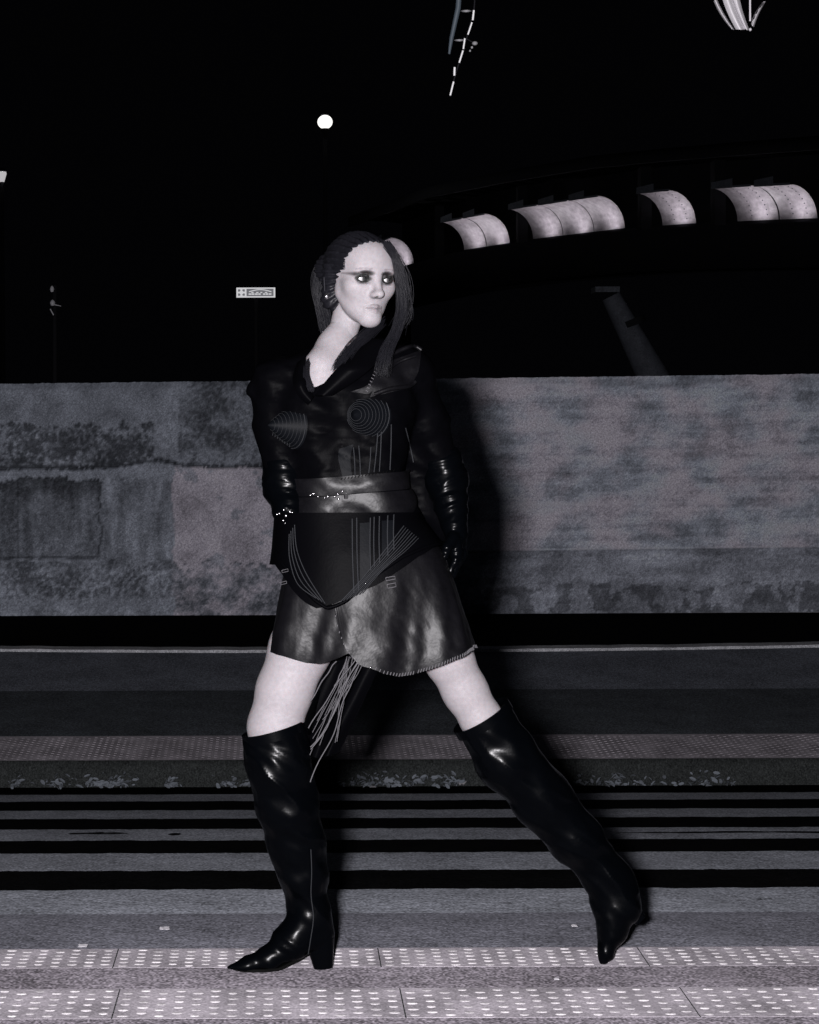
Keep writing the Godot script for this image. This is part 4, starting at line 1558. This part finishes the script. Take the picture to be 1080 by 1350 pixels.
func build_jacket_details(jk: Node3D, G: Transform3D) -> void:
	# satin panels of the corset front
	var mb := MB.new()
	surf_patch(mb, G, [[447, 592], [446, 606], [452, 630]], [[466, 586], [462, 604], [464, 628]], 14, 10, 0.003)
	part("corset_panel", mb.done(), M.satin, jk)
	# shoulder leather
	mb = MB.new()
	surf_patch(mb, G, [[498, 490], [485, 508], [462, 517]], [[509, 488], [503, 505], [486, 520]], 10, 6, 0.004)
	surf_patch(mb, G, [[510, 478], [498, 500], [488, 524]], [[556, 462], [552, 490], [540, 512]], 16, 16, 0.006)
	part("shoulder_panel", mb.done(), M.leather, jk)
	mb = MB.new()
	surf_tube(mb, G, [[506, 476], [525, 464], [545, 457], [556, 462]], 0.0055, 0.004)
	surf_tube(mb, G, [[508, 492], [526, 478], [548, 470]], 0.004, 0.008)
	surf_tube(mb, G, [[494, 520], [515, 513], [538, 510], [548, 504]], 0.0055, 0.008)
	part("shoulder_seam", mb.done(), M.leather, jk)
	mb = MB.new()
	for k in 9:
		var t := k / 8.0
		var x := lerpf(499.0, 484.0, t)
		var y := lerpf(483.0, 516.0, t)
		surf_tube(mb, G, [[x - 1.5, y - 1.0], [x + 1.5, y + 0.8]], 0.0009, 0.008, 2)
	part("lacing", mb.done(), M.stitch, jk)
	# collar: lapels either side of the neckline
	for side in [[[[492, 446], [462, 470], [437, 494], [415, 521]], [[518, 452], [498, 478], [472, 500], [438, 522]]], [[[404, 470], [402, 492], [406, 510], [414, 523]], [[392, 478], [386, 500], [392, 520], [406, 534]]]]:
		mb = MB.new()
		var g := []
		var L := []
		var R := []
		for q in side[0]:
			L.append(Vector3(q[0], q[1], 0))
		for q in side[1]:
			R.append(Vector3(q[0], q[1], 0))
		L = spline(L, 14)
		R = spline(R, 14)
		for r in 15:
			var line := []
			for c in 7:
				var p: Vector3 = L[r].lerp(R[r], c / 6.0)
				var dz := lerpf(-0.05, -0.118, clampf(r / 7.0, 0, 1)) - 0.012 * sin(PI * c / 6.0)
				line.append(G * bp(p.x, p.y, dz))
			g.append(line)
		mb.sheet(g, G * bp(450, 500, 0.4), 0.005)
		part("lapel", mb.done(), M.velvet, jk)
	# cone cups
	cup(jk, G, bp(482, 548, -0.082), Vector3(-0.42, 0.02, 0.9).normalized(), rp(33), 0.07)
	cup(jk, G, bp(384, 562, -0.062), Vector3(-0.86, 0.05, 0.5).normalized(), rp(30), 0.062)
	mb = MB.new()
	for k in 8:
		var x := 359.0 + k * 3.2
		surf_tube(mb, G, [[x, 559.0 + k * 0.3], [x + 1.2, 568.0 + k * 1.4], [x + 0.4, 574.0 + k * 2.2]], 0.0007, 0.02, 6)
	part("fan_stitching", mb.done(), M.thread, jk)
	# boning
	mb = MB.new()
	for s in [[466, 590, 468, 628], [473, 588, 475, 627], [489, 590, 486, 624], [498, 572, 493, 623], [503, 560, 500, 622], [516, 560, 514, 620], [535, 565, 545, 610]]:
		surf_tube(mb, G, [[s[0], s[1]], [(s[0] + s[2]) * 0.5 + 0.5, (s[1] + s[3]) * 0.5], [s[2], s[3]]], 0.0013, 0.0055, 8)
	part("boning", mb.done(), M.thread, jk)
	# belt round the waist
	var belt: MeshInstance3D = null
	for band in [["belt", 650.0, 682.0, 0.008], ["waistband", 626.0, 649.0, 0.005]]:
		var brows := []
		for r in 7:
			var line := []
			for a in 72:
				var th := TAU * a / 72.0
				var dirx := sin(th)
				var dirz := cos(th)
				var py: float = lerpf(band[1], band[2], r / 6.0) - 5.0 * dirx
				var c := bp(461, py, 0.0)
				var outp := c + Vector3(dirx, 0, dirz) * 0.22
				var t := jacket.hit(outp, Vector3(-dirx, 0, -dirz), 0.22)
				var ex := Vector3(dirx * rp(78), 0, dirz * rp(60)).length()
				var rad := clampf(0.22 - t, ex * 0.8, ex * 1.06) if t > 0 else ex
				line.append(G * (c + Vector3(dirx, 0, dirz) * (rad + band[3] + 0.0025 * sin(PI * r / 6.0))))
			brows.append(line)
		var bt := MB.new()
		bt.sheet(brows, G * bp(461, 660, 0), 0.005, true)
		var bn := part(band[0], bt.done(), M.leather, jk)
		if band[0] == "belt":
			belt = bn
	mb = MB.new()
	for k in 16:
		var x := 447.0 + k * 4.6
		var y := 686.0 - k * 0.55
		surf_tube(mb, G, [[x, y - 1.8], [x - 2.2, y + 2.2]], 0.0013, 0.009, 2)
		var y2 := 632.0 - k * 0.75
		surf_tube(mb, G, [[x + 4.0, y2 - 1.5], [x + 2.2, y2 + 1.5]], 0.001, 0.009, 2)
	part("whip_stitch", mb.done(), M.sole, jk).set_meta("kind", "stuff")
	# buckle and chain
	mb = MB.new()
	for q in [[409, 653, 2.0], [413, 651, 2.4], [419, 655, 1.6], [428, 656, 2.0], [432, 655, 2.2], [441, 655, 2.6], [445, 652, 2.0], [446, 658, 2.2], [451, 648, 1.8]]:
		mb.ball(G * on_jacket(q[0], q[1], 0.017), Vector3(1, 0.8, 0.6) * rp(q[2] * 0.8), 8)
	part("chain", mb.done(), M.metal, belt)
	mb = MB.new()
	var bc := on_jacket(456, 655, 0.017)
	mb.box(Vector3(-0.004, -0.005, -0.003), Vector3(0.004, 0.005, 0.002), G * Transform3D(Basis(Vector3.UP, 0.5), bc))
	part("buckle", mb.done(), M.metal, belt)

func build_skirt(per: Node3D, G: Transform3D) -> void:
	var c0 := G * bp(480, 800, 0.0)
	var wave := [[-1.5, 0.0], [-1.1, 9.0], [-0.9, 7.0], [-0.7, -2.0], [-0.5, -10.0], [-0.32, -8.0], [-0.1, 0.0], [0.05, 0.0], [0.2, -5.0], [0.34, -11.0], [0.46, -12.0], [0.58, -7.0], [0.76, 5.0], [0.92, 11.0], [1.15, 7.0], [1.5, 0.0]]
	var fold := func(th: float, py: float, k: float) -> float:
		var s := clampf((py - 715.0) / 120.0, 0, 1)
		var t := th if th < PI else th - TAU
		var sum := 0.0
		for q in 7:
			sum += poly(wave, t - 0.02 + (q - 3) * 0.05 + (py - 800.0) * 0.0012)
		return s * (sum / 7.0 + 2.5 * noise.get_noise_2d(th * 3.0 + k, py * 0.02) + 1.0 * sin(th * 23.0 + py * 0.05) * s)
	# under panel: right round, hem low at her front-left thigh
	var mb := MB.new()
	var rows := []
	for r in 22:
		var line := []
		for a in 96:
			var th := TAU * a / 96.0
			var xx := 485.0 + 132.0 * sin(th)
			var hem := poly([[350.0, 857.0], [375.0, 864.0], [405.0, 874.0], [430.0, 876.0], [455.0, 868.0], [475.0, 858.0], [520.0, 868.0], [560.0, 870.0], [600.0, 858.0], [618.0, 852.0]], xx)
			if cos(th) < 0:
				hem = 862.0
			var py := lerpf(690.0, hem, r / 21.0)
			line.append(G * ell_ring(th, py, -4.0 + fold.call(th, py, 0.7)))
		rows.append(line)
	mb.sheet(rows, c0, 0.004, true)
	var sk := part("skirt", mb.done(), M.leather, per)
	# over panel with a rounded edge, wrapped over from her left hip
	mb = MB.new()
	rows = []
	var edge := [[-0.26, 690.0], [-0.25, 760.0], [-0.24, 800.0], [-0.2, 830.0], [-0.13, 858.0], [-0.04, 877.0], [0.08, 889.0], [0.2, 892.5], [0.33, 890.0], [0.5, 884.0], [0.75, 872.0], [1.05, 860.0], [1.35, 855.0], [1.7, 855.0], [2.2, 860.0]]
	var N := 84
	var hems := []
	for c in N + 1:
		var th := lerpf(-0.26, 2.2, pow(c / float(N), 1.25))
		hems.append(th)
	for r in 22:
		var line := []
		for th in hems:
			var hy := 800.0
			for q in edge.size() - 1:
				if th >= edge[q][0] and th <= edge[q + 1][0] and q >= 2:
					hy = lerpf(edge[q][1], edge[q + 1][1], (th - edge[q][0]) / (edge[q + 1][0] - edge[q][0]))
			var py := lerpf(690.0, hy, r / 21.0)
			line.append(G * ell_ring(th, py, 9.0 + fold.call(th, py, 2.2)))
		rows.append(line)
	mb.sheet(rows, c0, 0.004)
	part("wrap_panel", mb.done(), M.leather, sk)
	# whip stitches on the hems
	mb = MB.new()
	var prev := Vector3.ZERO
	var hemline: Array = rows[21]
	var acc := 0.0
	for k in hemline.size() - 1:
		var a: Vector3 = hemline[k]
		var b: Vector3 = hemline[k + 1]
		var L := a.distance_to(b)
		acc += L
		if acc > 0.006:
			acc = 0.0
			var nn := (a - Vector3(c0.x, a.y, c0.z)).normalized()
			var inw: Vector3 = ((rows[19][k] as Vector3) - a).normalized()
			mb.tube([a + nn * 0.002, a + nn * 0.002 + inw * 0.007 + (b - a).normalized() * 0.003], [0.0013], 4)
	part("hem_stitch", mb.done(), M.stitch, sk)
	# peplum of the jacket: pointed front over the skirt
	mb = MB.new()
	rows = []
	var tip := [[372.0, 744.0], [385.0, 757.0], [400.0, 776.0], [415.0, 792.0], [430.0, 802.0], [442.0, 799.0], [455.0, 793.0], [470.0, 780.0], [500.0, 755.0], [530.0, 735.0], [560.0, 722.0], [585.0, 716.0]]
	for r in 16:
		var line := []
		for a in 96:
			var th := TAU * a / 96.0
			var xx := 472.0 + 108.0 * sin(th)
			var hem := poly(tip, xx) if cos(th) > 0 else 730.0
			var py := lerpf(676.0, hem, r / 15.0)
			line.append(G * ell_ring(th, py, 17.0))
		rows.append(line)
	mb.sheet(rows, c0, 0.005, true)
	var pep := part("peplum", mb.done(), M.velvet, per)
	# satin inset and piping on it
	var lay := func(px: float, py: float, up: float) -> Vector3: return G * ell_front(px, py, 17.0 + up / rp(1.0))
	mb = MB.new()
	for s in [[[474.0, 690.0], [474.0, 765.0], [487.0, 689.0], [487.0, 752.0]], [[503.0, 687.0], [503.0, 735.0], [519.0, 686.0], [517.0, 725.0]]]:
		var g := []
		for r in 9:
			var line := []
			for c in 6:
				var p := Vector2(s[0][0], s[0][1]).lerp(Vector2(s[1][0], s[1][1]), r / 8.0).lerp(Vector2(s[2][0], s[2][1]).lerp(Vector2(s[3][0], s[3][1]), r / 8.0), c / 5.0)
				line.append(lay.call(p.x, p.y, 0.003))
			g.append(line)
		mb.sheet(g, c0, 0.003)
	part("satin_inset", mb.done(), M.satin, pep)
	mb = MB.new()
	var ptube := func(m: MB, pts: Array, r: float) -> void:
		var p3 := []
		for q in pts:
			p3.append(Vector3(q[0], q[1], 0))
		var out := []
		for q in spline(p3, 18):
			out.append(lay.call(q.x, q.y, 0.004))
		m.tube(out, [r], 5)
	for s in [[464, 684, 466, 782], [470, 683, 472, 778], [488, 683, 488, 752], [493, 682, 493, 748], [500, 681, 500, 742], [511, 680, 511, 733], [519, 679, 519, 726]]:
		ptube.call(mb, [[s[0], s[1]], [(s[0] + s[2]) * 0.5 - 0.7, (s[1] + s[3]) * 0.5], [s[2], s[3]]], 0.0014)
	part("boning", mb.done(), M.thread, pep)
	mb = MB.new()
	for k in 8:
		var o := k * 4.6
		ptube.call(mb, [[448.0 + o * 0.9, 794.0 - o * 0.35], [478.0 + o * 0.8, 762.0 - o * 0.3], [510.0 + o * 0.75, 722.0 - o * 0.1 + o * 0.25], [532.0 + o * 0.6, 694.0 + o * 0.5]], 0.0009 if k % 2 else 0.0013)
	for k in 4:
		var o2 := k * 4.0
		ptube.call(mb, [[388.0 - o2 * 0.6, 692.0 + o2], [391.0 - o2 * 0.8, 725.0 + o2], [404.0 - o2, 758.0 + o2], [428.0 - o2, 796.0 - o2 * 0.6]], 0.0011)
	part("curved_piping", mb.done(), M.thread, pep)
	mb = MB.new()
	var out2 := []
	for k in 61:
		var xx := lerpf(372.0, 583.0, k / 60.0)
		out2.append(lay.call(xx, poly(tip, xx), 0.0))
	mb.tube(out2, [0.0045], 6)
	part("hem_cord", mb.done(), M.velvet, pep)
	# garter clips
	for q in [[508.0, 762.0, 12.0, 4.0], [510.0, 771.0, 11.0, 5.0], [371.0, 752.0, 8.0, 3.0], [369.0, 768.0, 8.0, 3.0]]:
		mb = MB.new()
		var loop := []
		for e in [[0.0, 0.0], [q[2], -2.0], [q[2] + 0.6, q[3] - 2.0], [0.6, q[3]], [0.0, 0.0]]:
			loop.append(G * ell_front(q[0] + e[0], q[1] + e[1], 19.0))
		mb.tube(loop, [0.0009], 5)
		part("garter_clip", mb.done(), M.stitch, sk)
	# fringe laces and a hanging tail between the legs
	mb = MB.new()
	for s in [[[470, 868], [448, 895], [425, 930], [405, 960]], [[474, 868], [456, 900], [437, 945], [428, 962], [409, 988]], [[473, 870], [452, 906], [436, 945], [425, 965], [408, 985]], [[475, 872], [462, 902], [451, 925], [440, 965], [419, 1003], [408, 1031]], [[442, 872], [428, 892], [408, 925]], [[457, 868], [446, 893], [440, 906]]]:
		var p3 := []
		for q in s:
			p3.append(G * bp(q[0], q[1], -0.075))
		var sp := spline(p3, 26)
		for k in sp.size():
			sp[k] += Vector3(0.0012 * sin(k * 0.55 + s[0][0]), 0, 0.0012 * cos(k * 0.5))
		mb.tube(sp, [0.0013], 5)
	for k in 14:
		var p4 := []
		var ex2 := rng.randf_range(404.0, 446.0)
		var ey := rng.randf_range(930.0, 1000.0)
		var sx2 := rng.randf_range(455.0, 484.0)
		for q in 4:
			var t := q / 3.0
			p4.append(G * bp(lerpf(sx2, ex2, t) + rng.randf_range(-3.0, 3.0), lerpf(866.0, ey, t), -0.06 + rng.randf_range(-0.01, 0.03)))
		mb.tube(spline(p4, 20), [0.0009], 4)
	part("fringe", mb.done(), M.stitch, sk)
	mb = MB.new()
	rows = []
	for r in 16:
		var t := r / 15.0
		var line := []
		for c in 9:
			var u := c / 8.0
			var x := lerpf(lerpf(436.0, 402.0, t), lerpf(512.0, 444.0, t), u)
			var y := lerpf(850.0, 1000.0 - 12.0 * absf(u - 0.4), t)
			line.append(G * bp(x, y, 0.03 + 0.012 * sin(u * 9.0 + t * 2.0)))
		rows.append(line)
	mb.sheet(rows, G * bp(460, 900, 0.5), 0.004)
	part("coat_tail", mb.done(), M.velvet, per)

func boot(per: Node3D, G: Transform3D, shaft: Array, footb: Array, heel: Array, cuff: Array, seed0: float, floor_cut: bool) -> void:
	var lo := Vector3(1e9, 1e9, 1e9)
	var hi := -lo
	for q in shaft + footb:
		var m: float = q[1] + 0.03
		lo = Vector3(minf(lo.x, q[0].x - m), minf(lo.y, q[0].y - m), minf(lo.z, q[0].z - m))
		hi = Vector3(maxf(hi.x, q[0].x + m), maxf(hi.y, q[0].y + m), maxf(hi.z, q[0].z + m))
	var f := Field.new(lo, hi, 0.0055)
	f.chain(shaft, 0.02)
	f.chain(footb, 0.018)
	# opening at the top: cut square to the leg
	var axis: Vector3 = (shaft[0][0] - shaft[1][0]).normalized()
	f.cut(shaft[0][0], (axis + Vector3(cuff[0], 0, 0)).normalized(), 0.004)
	if floor_cut:
		f.cut(Vector3(0, 0.012, 0), Vector3(0, -1, 0), 0.006)
	# soft folds in the leather
	f.ruffle(func(p: Vector3) -> float:
		var g := noise.get_noise_3d(p.x * 4.0 + seed0, (p.y + p.x * 0.5) * 7.0, p.z * 4.0)
		var low := noise.get_noise_3d(p.x * 2.5 + seed0, p.y * 4.0 + 40.0, p.z * 2.5)
		return 0.016 * absf(g) - 0.003 + 0.006 * low)
	var mb := MB.new()
	f.into(mb, G)
	var b := part("boot", mb.done(), M.boot, per)
	# stitched band round the top
	var ax: Vector3 = (axis + Vector3(cuff[0], 0, 0)).normalized()
	var e1 := ax.cross(Vector3(0, 0, 1)).normalized()
	var e2 := e1.cross(ax).normalized()
	var rows := []
	for r in 4:
		var line := []
		for a in 40:
			var an := TAU * a / 40.0
			var rr: float = shaft[0][1] * (1.03 + 0.012 * sin(an * 3.0))
			line.append(G * (shaft[0][0] + ax * (0.006 - 0.022 * r / 3.0) + (e1 * cos(an) * cuff[1] + e2 * sin(an)) * rr))
		rows.append(line)
	mb = MB.new()
	mb.sheet(rows, G * shaft[0][0], 0.004, true)
	# the band slants, so turn its inner side by hand
	part("boot_cuff", mb.done(), M.boot, b)
	# heel block
	mb = MB.new()
	var hb: Vector3 = heel[0]
	var ht: Vector3 = heel[1]
	var d := (ht - hb).normalized()
	var s1 := Vector3(0, 0, 1)
	var s0 := s1.cross(d).normalized()
	var ring := []
	for k in 5:
		var t := k / 4.0
		var line := []
		for a in 20:
			var an := TAU * a / 20.0
			var sq := pow(absf(cos(an)), 0.6) * signf(cos(an))
			var sw := pow(absf(sin(an)), 0.6) * signf(sin(an))
			line.append(G * (hb.lerp(ht, t) + s0 * sq * lerpf(heel[2], heel[3], t) + s1 * sw * lerpf(heel[2] * 0.95, heel[3], t)))
		ring.append(line)
	mb.sheet(ring, G * hb, 0.004, true)
	mb.face([ring[0][0], ring[0][5], ring[0][10], ring[0][15]])
	part("boot_heel", mb.done(), M.boot, b)

func build_boots(per: Node3D, G: Transform3D) -> void:
	# standing boot
	boot(per, G,
		[[bp(359, 962, -0.03), rp(41)], [bp(366, 1010, -0.03), rp(42)], [bp(377, 1060, -0.02), rp(40)], [bp(389, 1110, -0.01), rp(37)], [bp(399, 1155, 0.0), rp(32)], [bp(406, 1195, 0.0), rp(27)], [bp(414, 1228, 0.005), rp(25)]],
		[[bp(408, 1205, 0.0), rp(26)], [bp(383, 1240, -0.015), rp(22)], [bp(352, 1263, -0.03), rp(16)], [bp(322, 1273, -0.04), rp(9)], [bp(301, 1277, -0.045), rp(5)]],
		[bp(424, 1275, 0.005), bp(419, 1236, 0.005), rp(13), rp(20)], [-0.12, 1.0], 3.0, true)
	var boots := per.get_children()
	var b: Node = boots[boots.size() - 1]
	var mb := MB.new()
	var pts := []
	for q in [[408, 1120, -0.068], [409, 1150, -0.062], [408, 1180, -0.055], [411, 1210, -0.052], [407, 1240, -0.05], [404, 1258, -0.045]]:
		pts.append(G * bp(q[0], q[1], q[2]))
	mb.tube(spline(pts, 24), [0.0012], 5)
	part("zip", mb.done(), M.thread, b)
	# sole
	mb = MB.new()
	var rows := [[], []]
	for k in 25:
		var t := k / 24.0
		var c := bp(lerpf(306.0, 405.0, t), 1276.0, 0.0)
		var z := lerpf(-0.045, 0.0, t)
		var w := rp(poly([[0.0, 3.0], [0.12, 9.0], [0.4, 17.0], [0.6, 16.0], [0.85, 11.0], [1.0, 12.0]], t))
		var y := poly([[0.0, 0.010], [0.15, 0.006], [0.6, 0.006], [0.85, 0.022], [1.0, 0.038]], t)
		rows[0].append(G * Vector3(c.x, y + 0.007, c.z - z + w))
		rows[1].append(G * Vector3(c.x, y + 0.007, c.z - z - w))
	mb.sheet(rows, Vector3(0, -900, 0), 0.0065)
	part("boot_sole", mb.done(), M.sole, b)
	# pushing-off boot, on its toe
	boot(per, G,
		[[bp(634, 946, 0.03), rp(41)], [bp(666, 998, 0.035), rp(42)], [bp(710, 1052, 0.045), rp(39)], [bp(757, 1105, 0.055), rp(35)], [bp(795, 1152, 0.06), rp(28)], [bp(815, 1186, 0.06), rp(24)]],
		[[bp(804, 1160, 0.06), rp(30)], [bp(810, 1198, 0.055), rp(28)], [bp(805, 1230, 0.045), rp(20)], [bp(797, 1257, 0.03), rp(11)], [bp(794, 1268, 0.025), rp(7)]],
		[bp(842, 1214, 0.06), bp(824, 1196, 0.06), rp(9), rp(15)], [0.0, 1.0], 11.0, false)

func build_gloves(per: Node3D, G: Transform3D) -> void:
	# her right glove: forearm down to a hand resting by the hip
	var f := Field.new(bp(335, 790, 0) + Vector3(0, 0, -0.2), bp(440, 595, 0) + Vector3(0, 0, 0.2), 0.0045)
	f.chain([[bp(373, 616, 0.0), rp(27)], [bp(376, 642, 0.0), rp(29)], [bp(381, 668, -0.03), rp(22)], [bp(382, 696, -0.05), rp(17)]], 0.015)
	hand_bones(f, bp(381, 696, -0.055), Vector3(-0.05, -0.97, 0.2).normalized(), Vector3(0.3, 0.0, 0.95).normalized(), Vector3(0.95, 0.1, -0.3).normalized(), 0.35)
	f.ruffle(func(p: Vector3) -> float: return 0.009 * absf(noise.get_noise_3d(p.x * 5.0, p.y * 20.0 + p.x * 6.0, p.z * 5.0)) - 0.002)
	var mb := MB.new()
	f.into(mb, G)
	var g1 := part("glove", mb.done(), M.boot, per)
	mb = MB.new()
	for q in [[365, 678, 1.4], [368, 677, 1.6], [374, 672, 1.5], [377, 680, 2.2], [379, 682, 1.8], [382, 675, 1.6], [385, 676, 1.6], [373, 686, 1.3], [376, 690, 1.5], [379, 694, 1.9], [380.5, 698, 2.3], [381, 702, 2.1], [378, 708, 2.0], [377.5, 711, 1.4]]:
		mb.ball(G * bp(q[0], q[1], -0.098), Vector3(1, 1, 0.8) * rp(q[2]), 8)
	part("bracelet", mb.done(), M.metal, g1)
	# her left glove
	f = Field.new(bp(545, 800, 0) + Vector3(0, 0, -0.2), bp(660, 590, 0) + Vector3(0, 0, 0.2), 0.0045)
	f.chain([[bp(583, 610, 0.06), rp(27)], [bp(588, 634, 0.06), rp(28)], [bp(594, 664, 0.035), rp(22)], [bp(599, 694, 0.015), rp(17)]], 0.015)
	hand_bones(f, bp(599, 694, 0.01), Vector3(0.12, -0.97, 0.15).normalized(), Vector3(-0.35, 0.0, 0.93).normalized(), Vector3(-0.93, 0.1, -0.35).normalized(), 0.5)
	f.ruffle(func(p: Vector3) -> float: return 0.009 * absf(noise.get_noise_3d(p.x * 5.0 + 9.0, p.y * 20.0 - p.x * 6.0, p.z * 5.0)) - 0.002)
	mb = MB.new()
	f.into(mb, G)
	part("glove", mb.done(), M.boot, per)

# ---------------------------------------------------------------- litter
func build_litter() -> void:
	# dry leaves and rubbish heaped in the far gutter
	var mb := MB.new()
	var heaps := [[0.05, 0.35], [0.2, 0.25], [75, 20], [20, 14], [145, 34], [130, 25], [160, 12], [225, 10], [300, 25], [480, 25], [500, 30], [540, 25], [590, 25], [345, 20], [700, 30], [810, 60], [930, 40]]
	for h in heaps:
		if h[0] < 5:
			continue
		var n := int(12 + h[1] * 1.1)
		for k in n:
			var u: float = h[0] + rng.randfn(0, 0.5) * h[1]
			var d := 9.9 - absf(rng.randfn(0, 0.05))
			var x := (u - CX) * d / F
			var y := gh(d) + 0.008 + absf(rng.randfn(0, 0.028))
			var s := rng.randf_range(0.006, 0.024)
			var bs := Basis.from_euler(Vector3(rng.randf_range(-1.2, 1.2), rng.randf() * TAU, rng.randf_range(-1.0, 1.0)))
			var c := Vector3(x, y, -d)
			var bend := rng.randf_range(0.2, 0.7)
			var p := [Vector3(-1, 0, 0), Vector3(-0.4, bend * 0.2, -0.42), Vector3(0.5, bend * 0.25, -0.4), Vector3(1, 0, 0), Vector3(0.5, bend * 0.25, 0.4), Vector3(-0.4, bend * 0.2, 0.42)]
			var w := []
			for q in p:
				w.append(c + bs * (q * s))
			mb.face([w[0], w[1], w[2], w[3]])
			mb.face([w[0], w[3], w[4], w[5]])
	single("leaf_litter", mb.done(), M.leaf, "dry grey leaves and rubbish heaped in the far gutter", "leaves", "", "stuff")
	# paper scraps
	var scraps := [[607.0, 1011.0, 9.93, 0.024, "crumpled white paper scrap lying by the far kerb", 1], [490.0, 1030.0, 9.85, 0.018, "small pale scrap in the gutter behind the fringe", 0], [107.0, 1246.0, 4.38, 0.012, "flat white paper scrap at the edge of the narrow studded band", 0], [731.0, 1299.0, 4.1, 0.006, "tiny curled white shred on the pavement between the studded bands", 0], [215.0, 1223.0, 4.66, 0.013, "thin white sliver on the grey ramp beside the standing boot", 0], [755.0, 1221.0, 4.68, 0.008, "small white chip on the grey ramp beside the raised heel", 0]]
	for s in scraps:
		mb = MB.new()
		var d: float = s[2]
		var x: float = (s[0] - CX) * d / F
		var y := (gh(d) if d < 9.96 else -0.58) + 0.006
		var c := Vector3(x, y, -d)
		var r: float = s[3]
		var g := []
		for i in 5:
			var line := []
			for j in 5:
				line.append(c + Vector3((i - 2) * 0.5 * r * 0.9 + rng.randf_range(-0.12, 0.12) * r, absf(rng.randfn(0, 0.22)) * r * (2.5 if s[5] else 0.3), (j - 2) * 0.5 * r + rng.randf_range(-0.12, 0.12) * r))
			g.append(line)
		mb.sheet(g, c + Vector3(0, -900, 0), 0.0006)
		single("paper_scrap", mb.done(), M.paper, s[4], "scrap", "scraps on the ground")
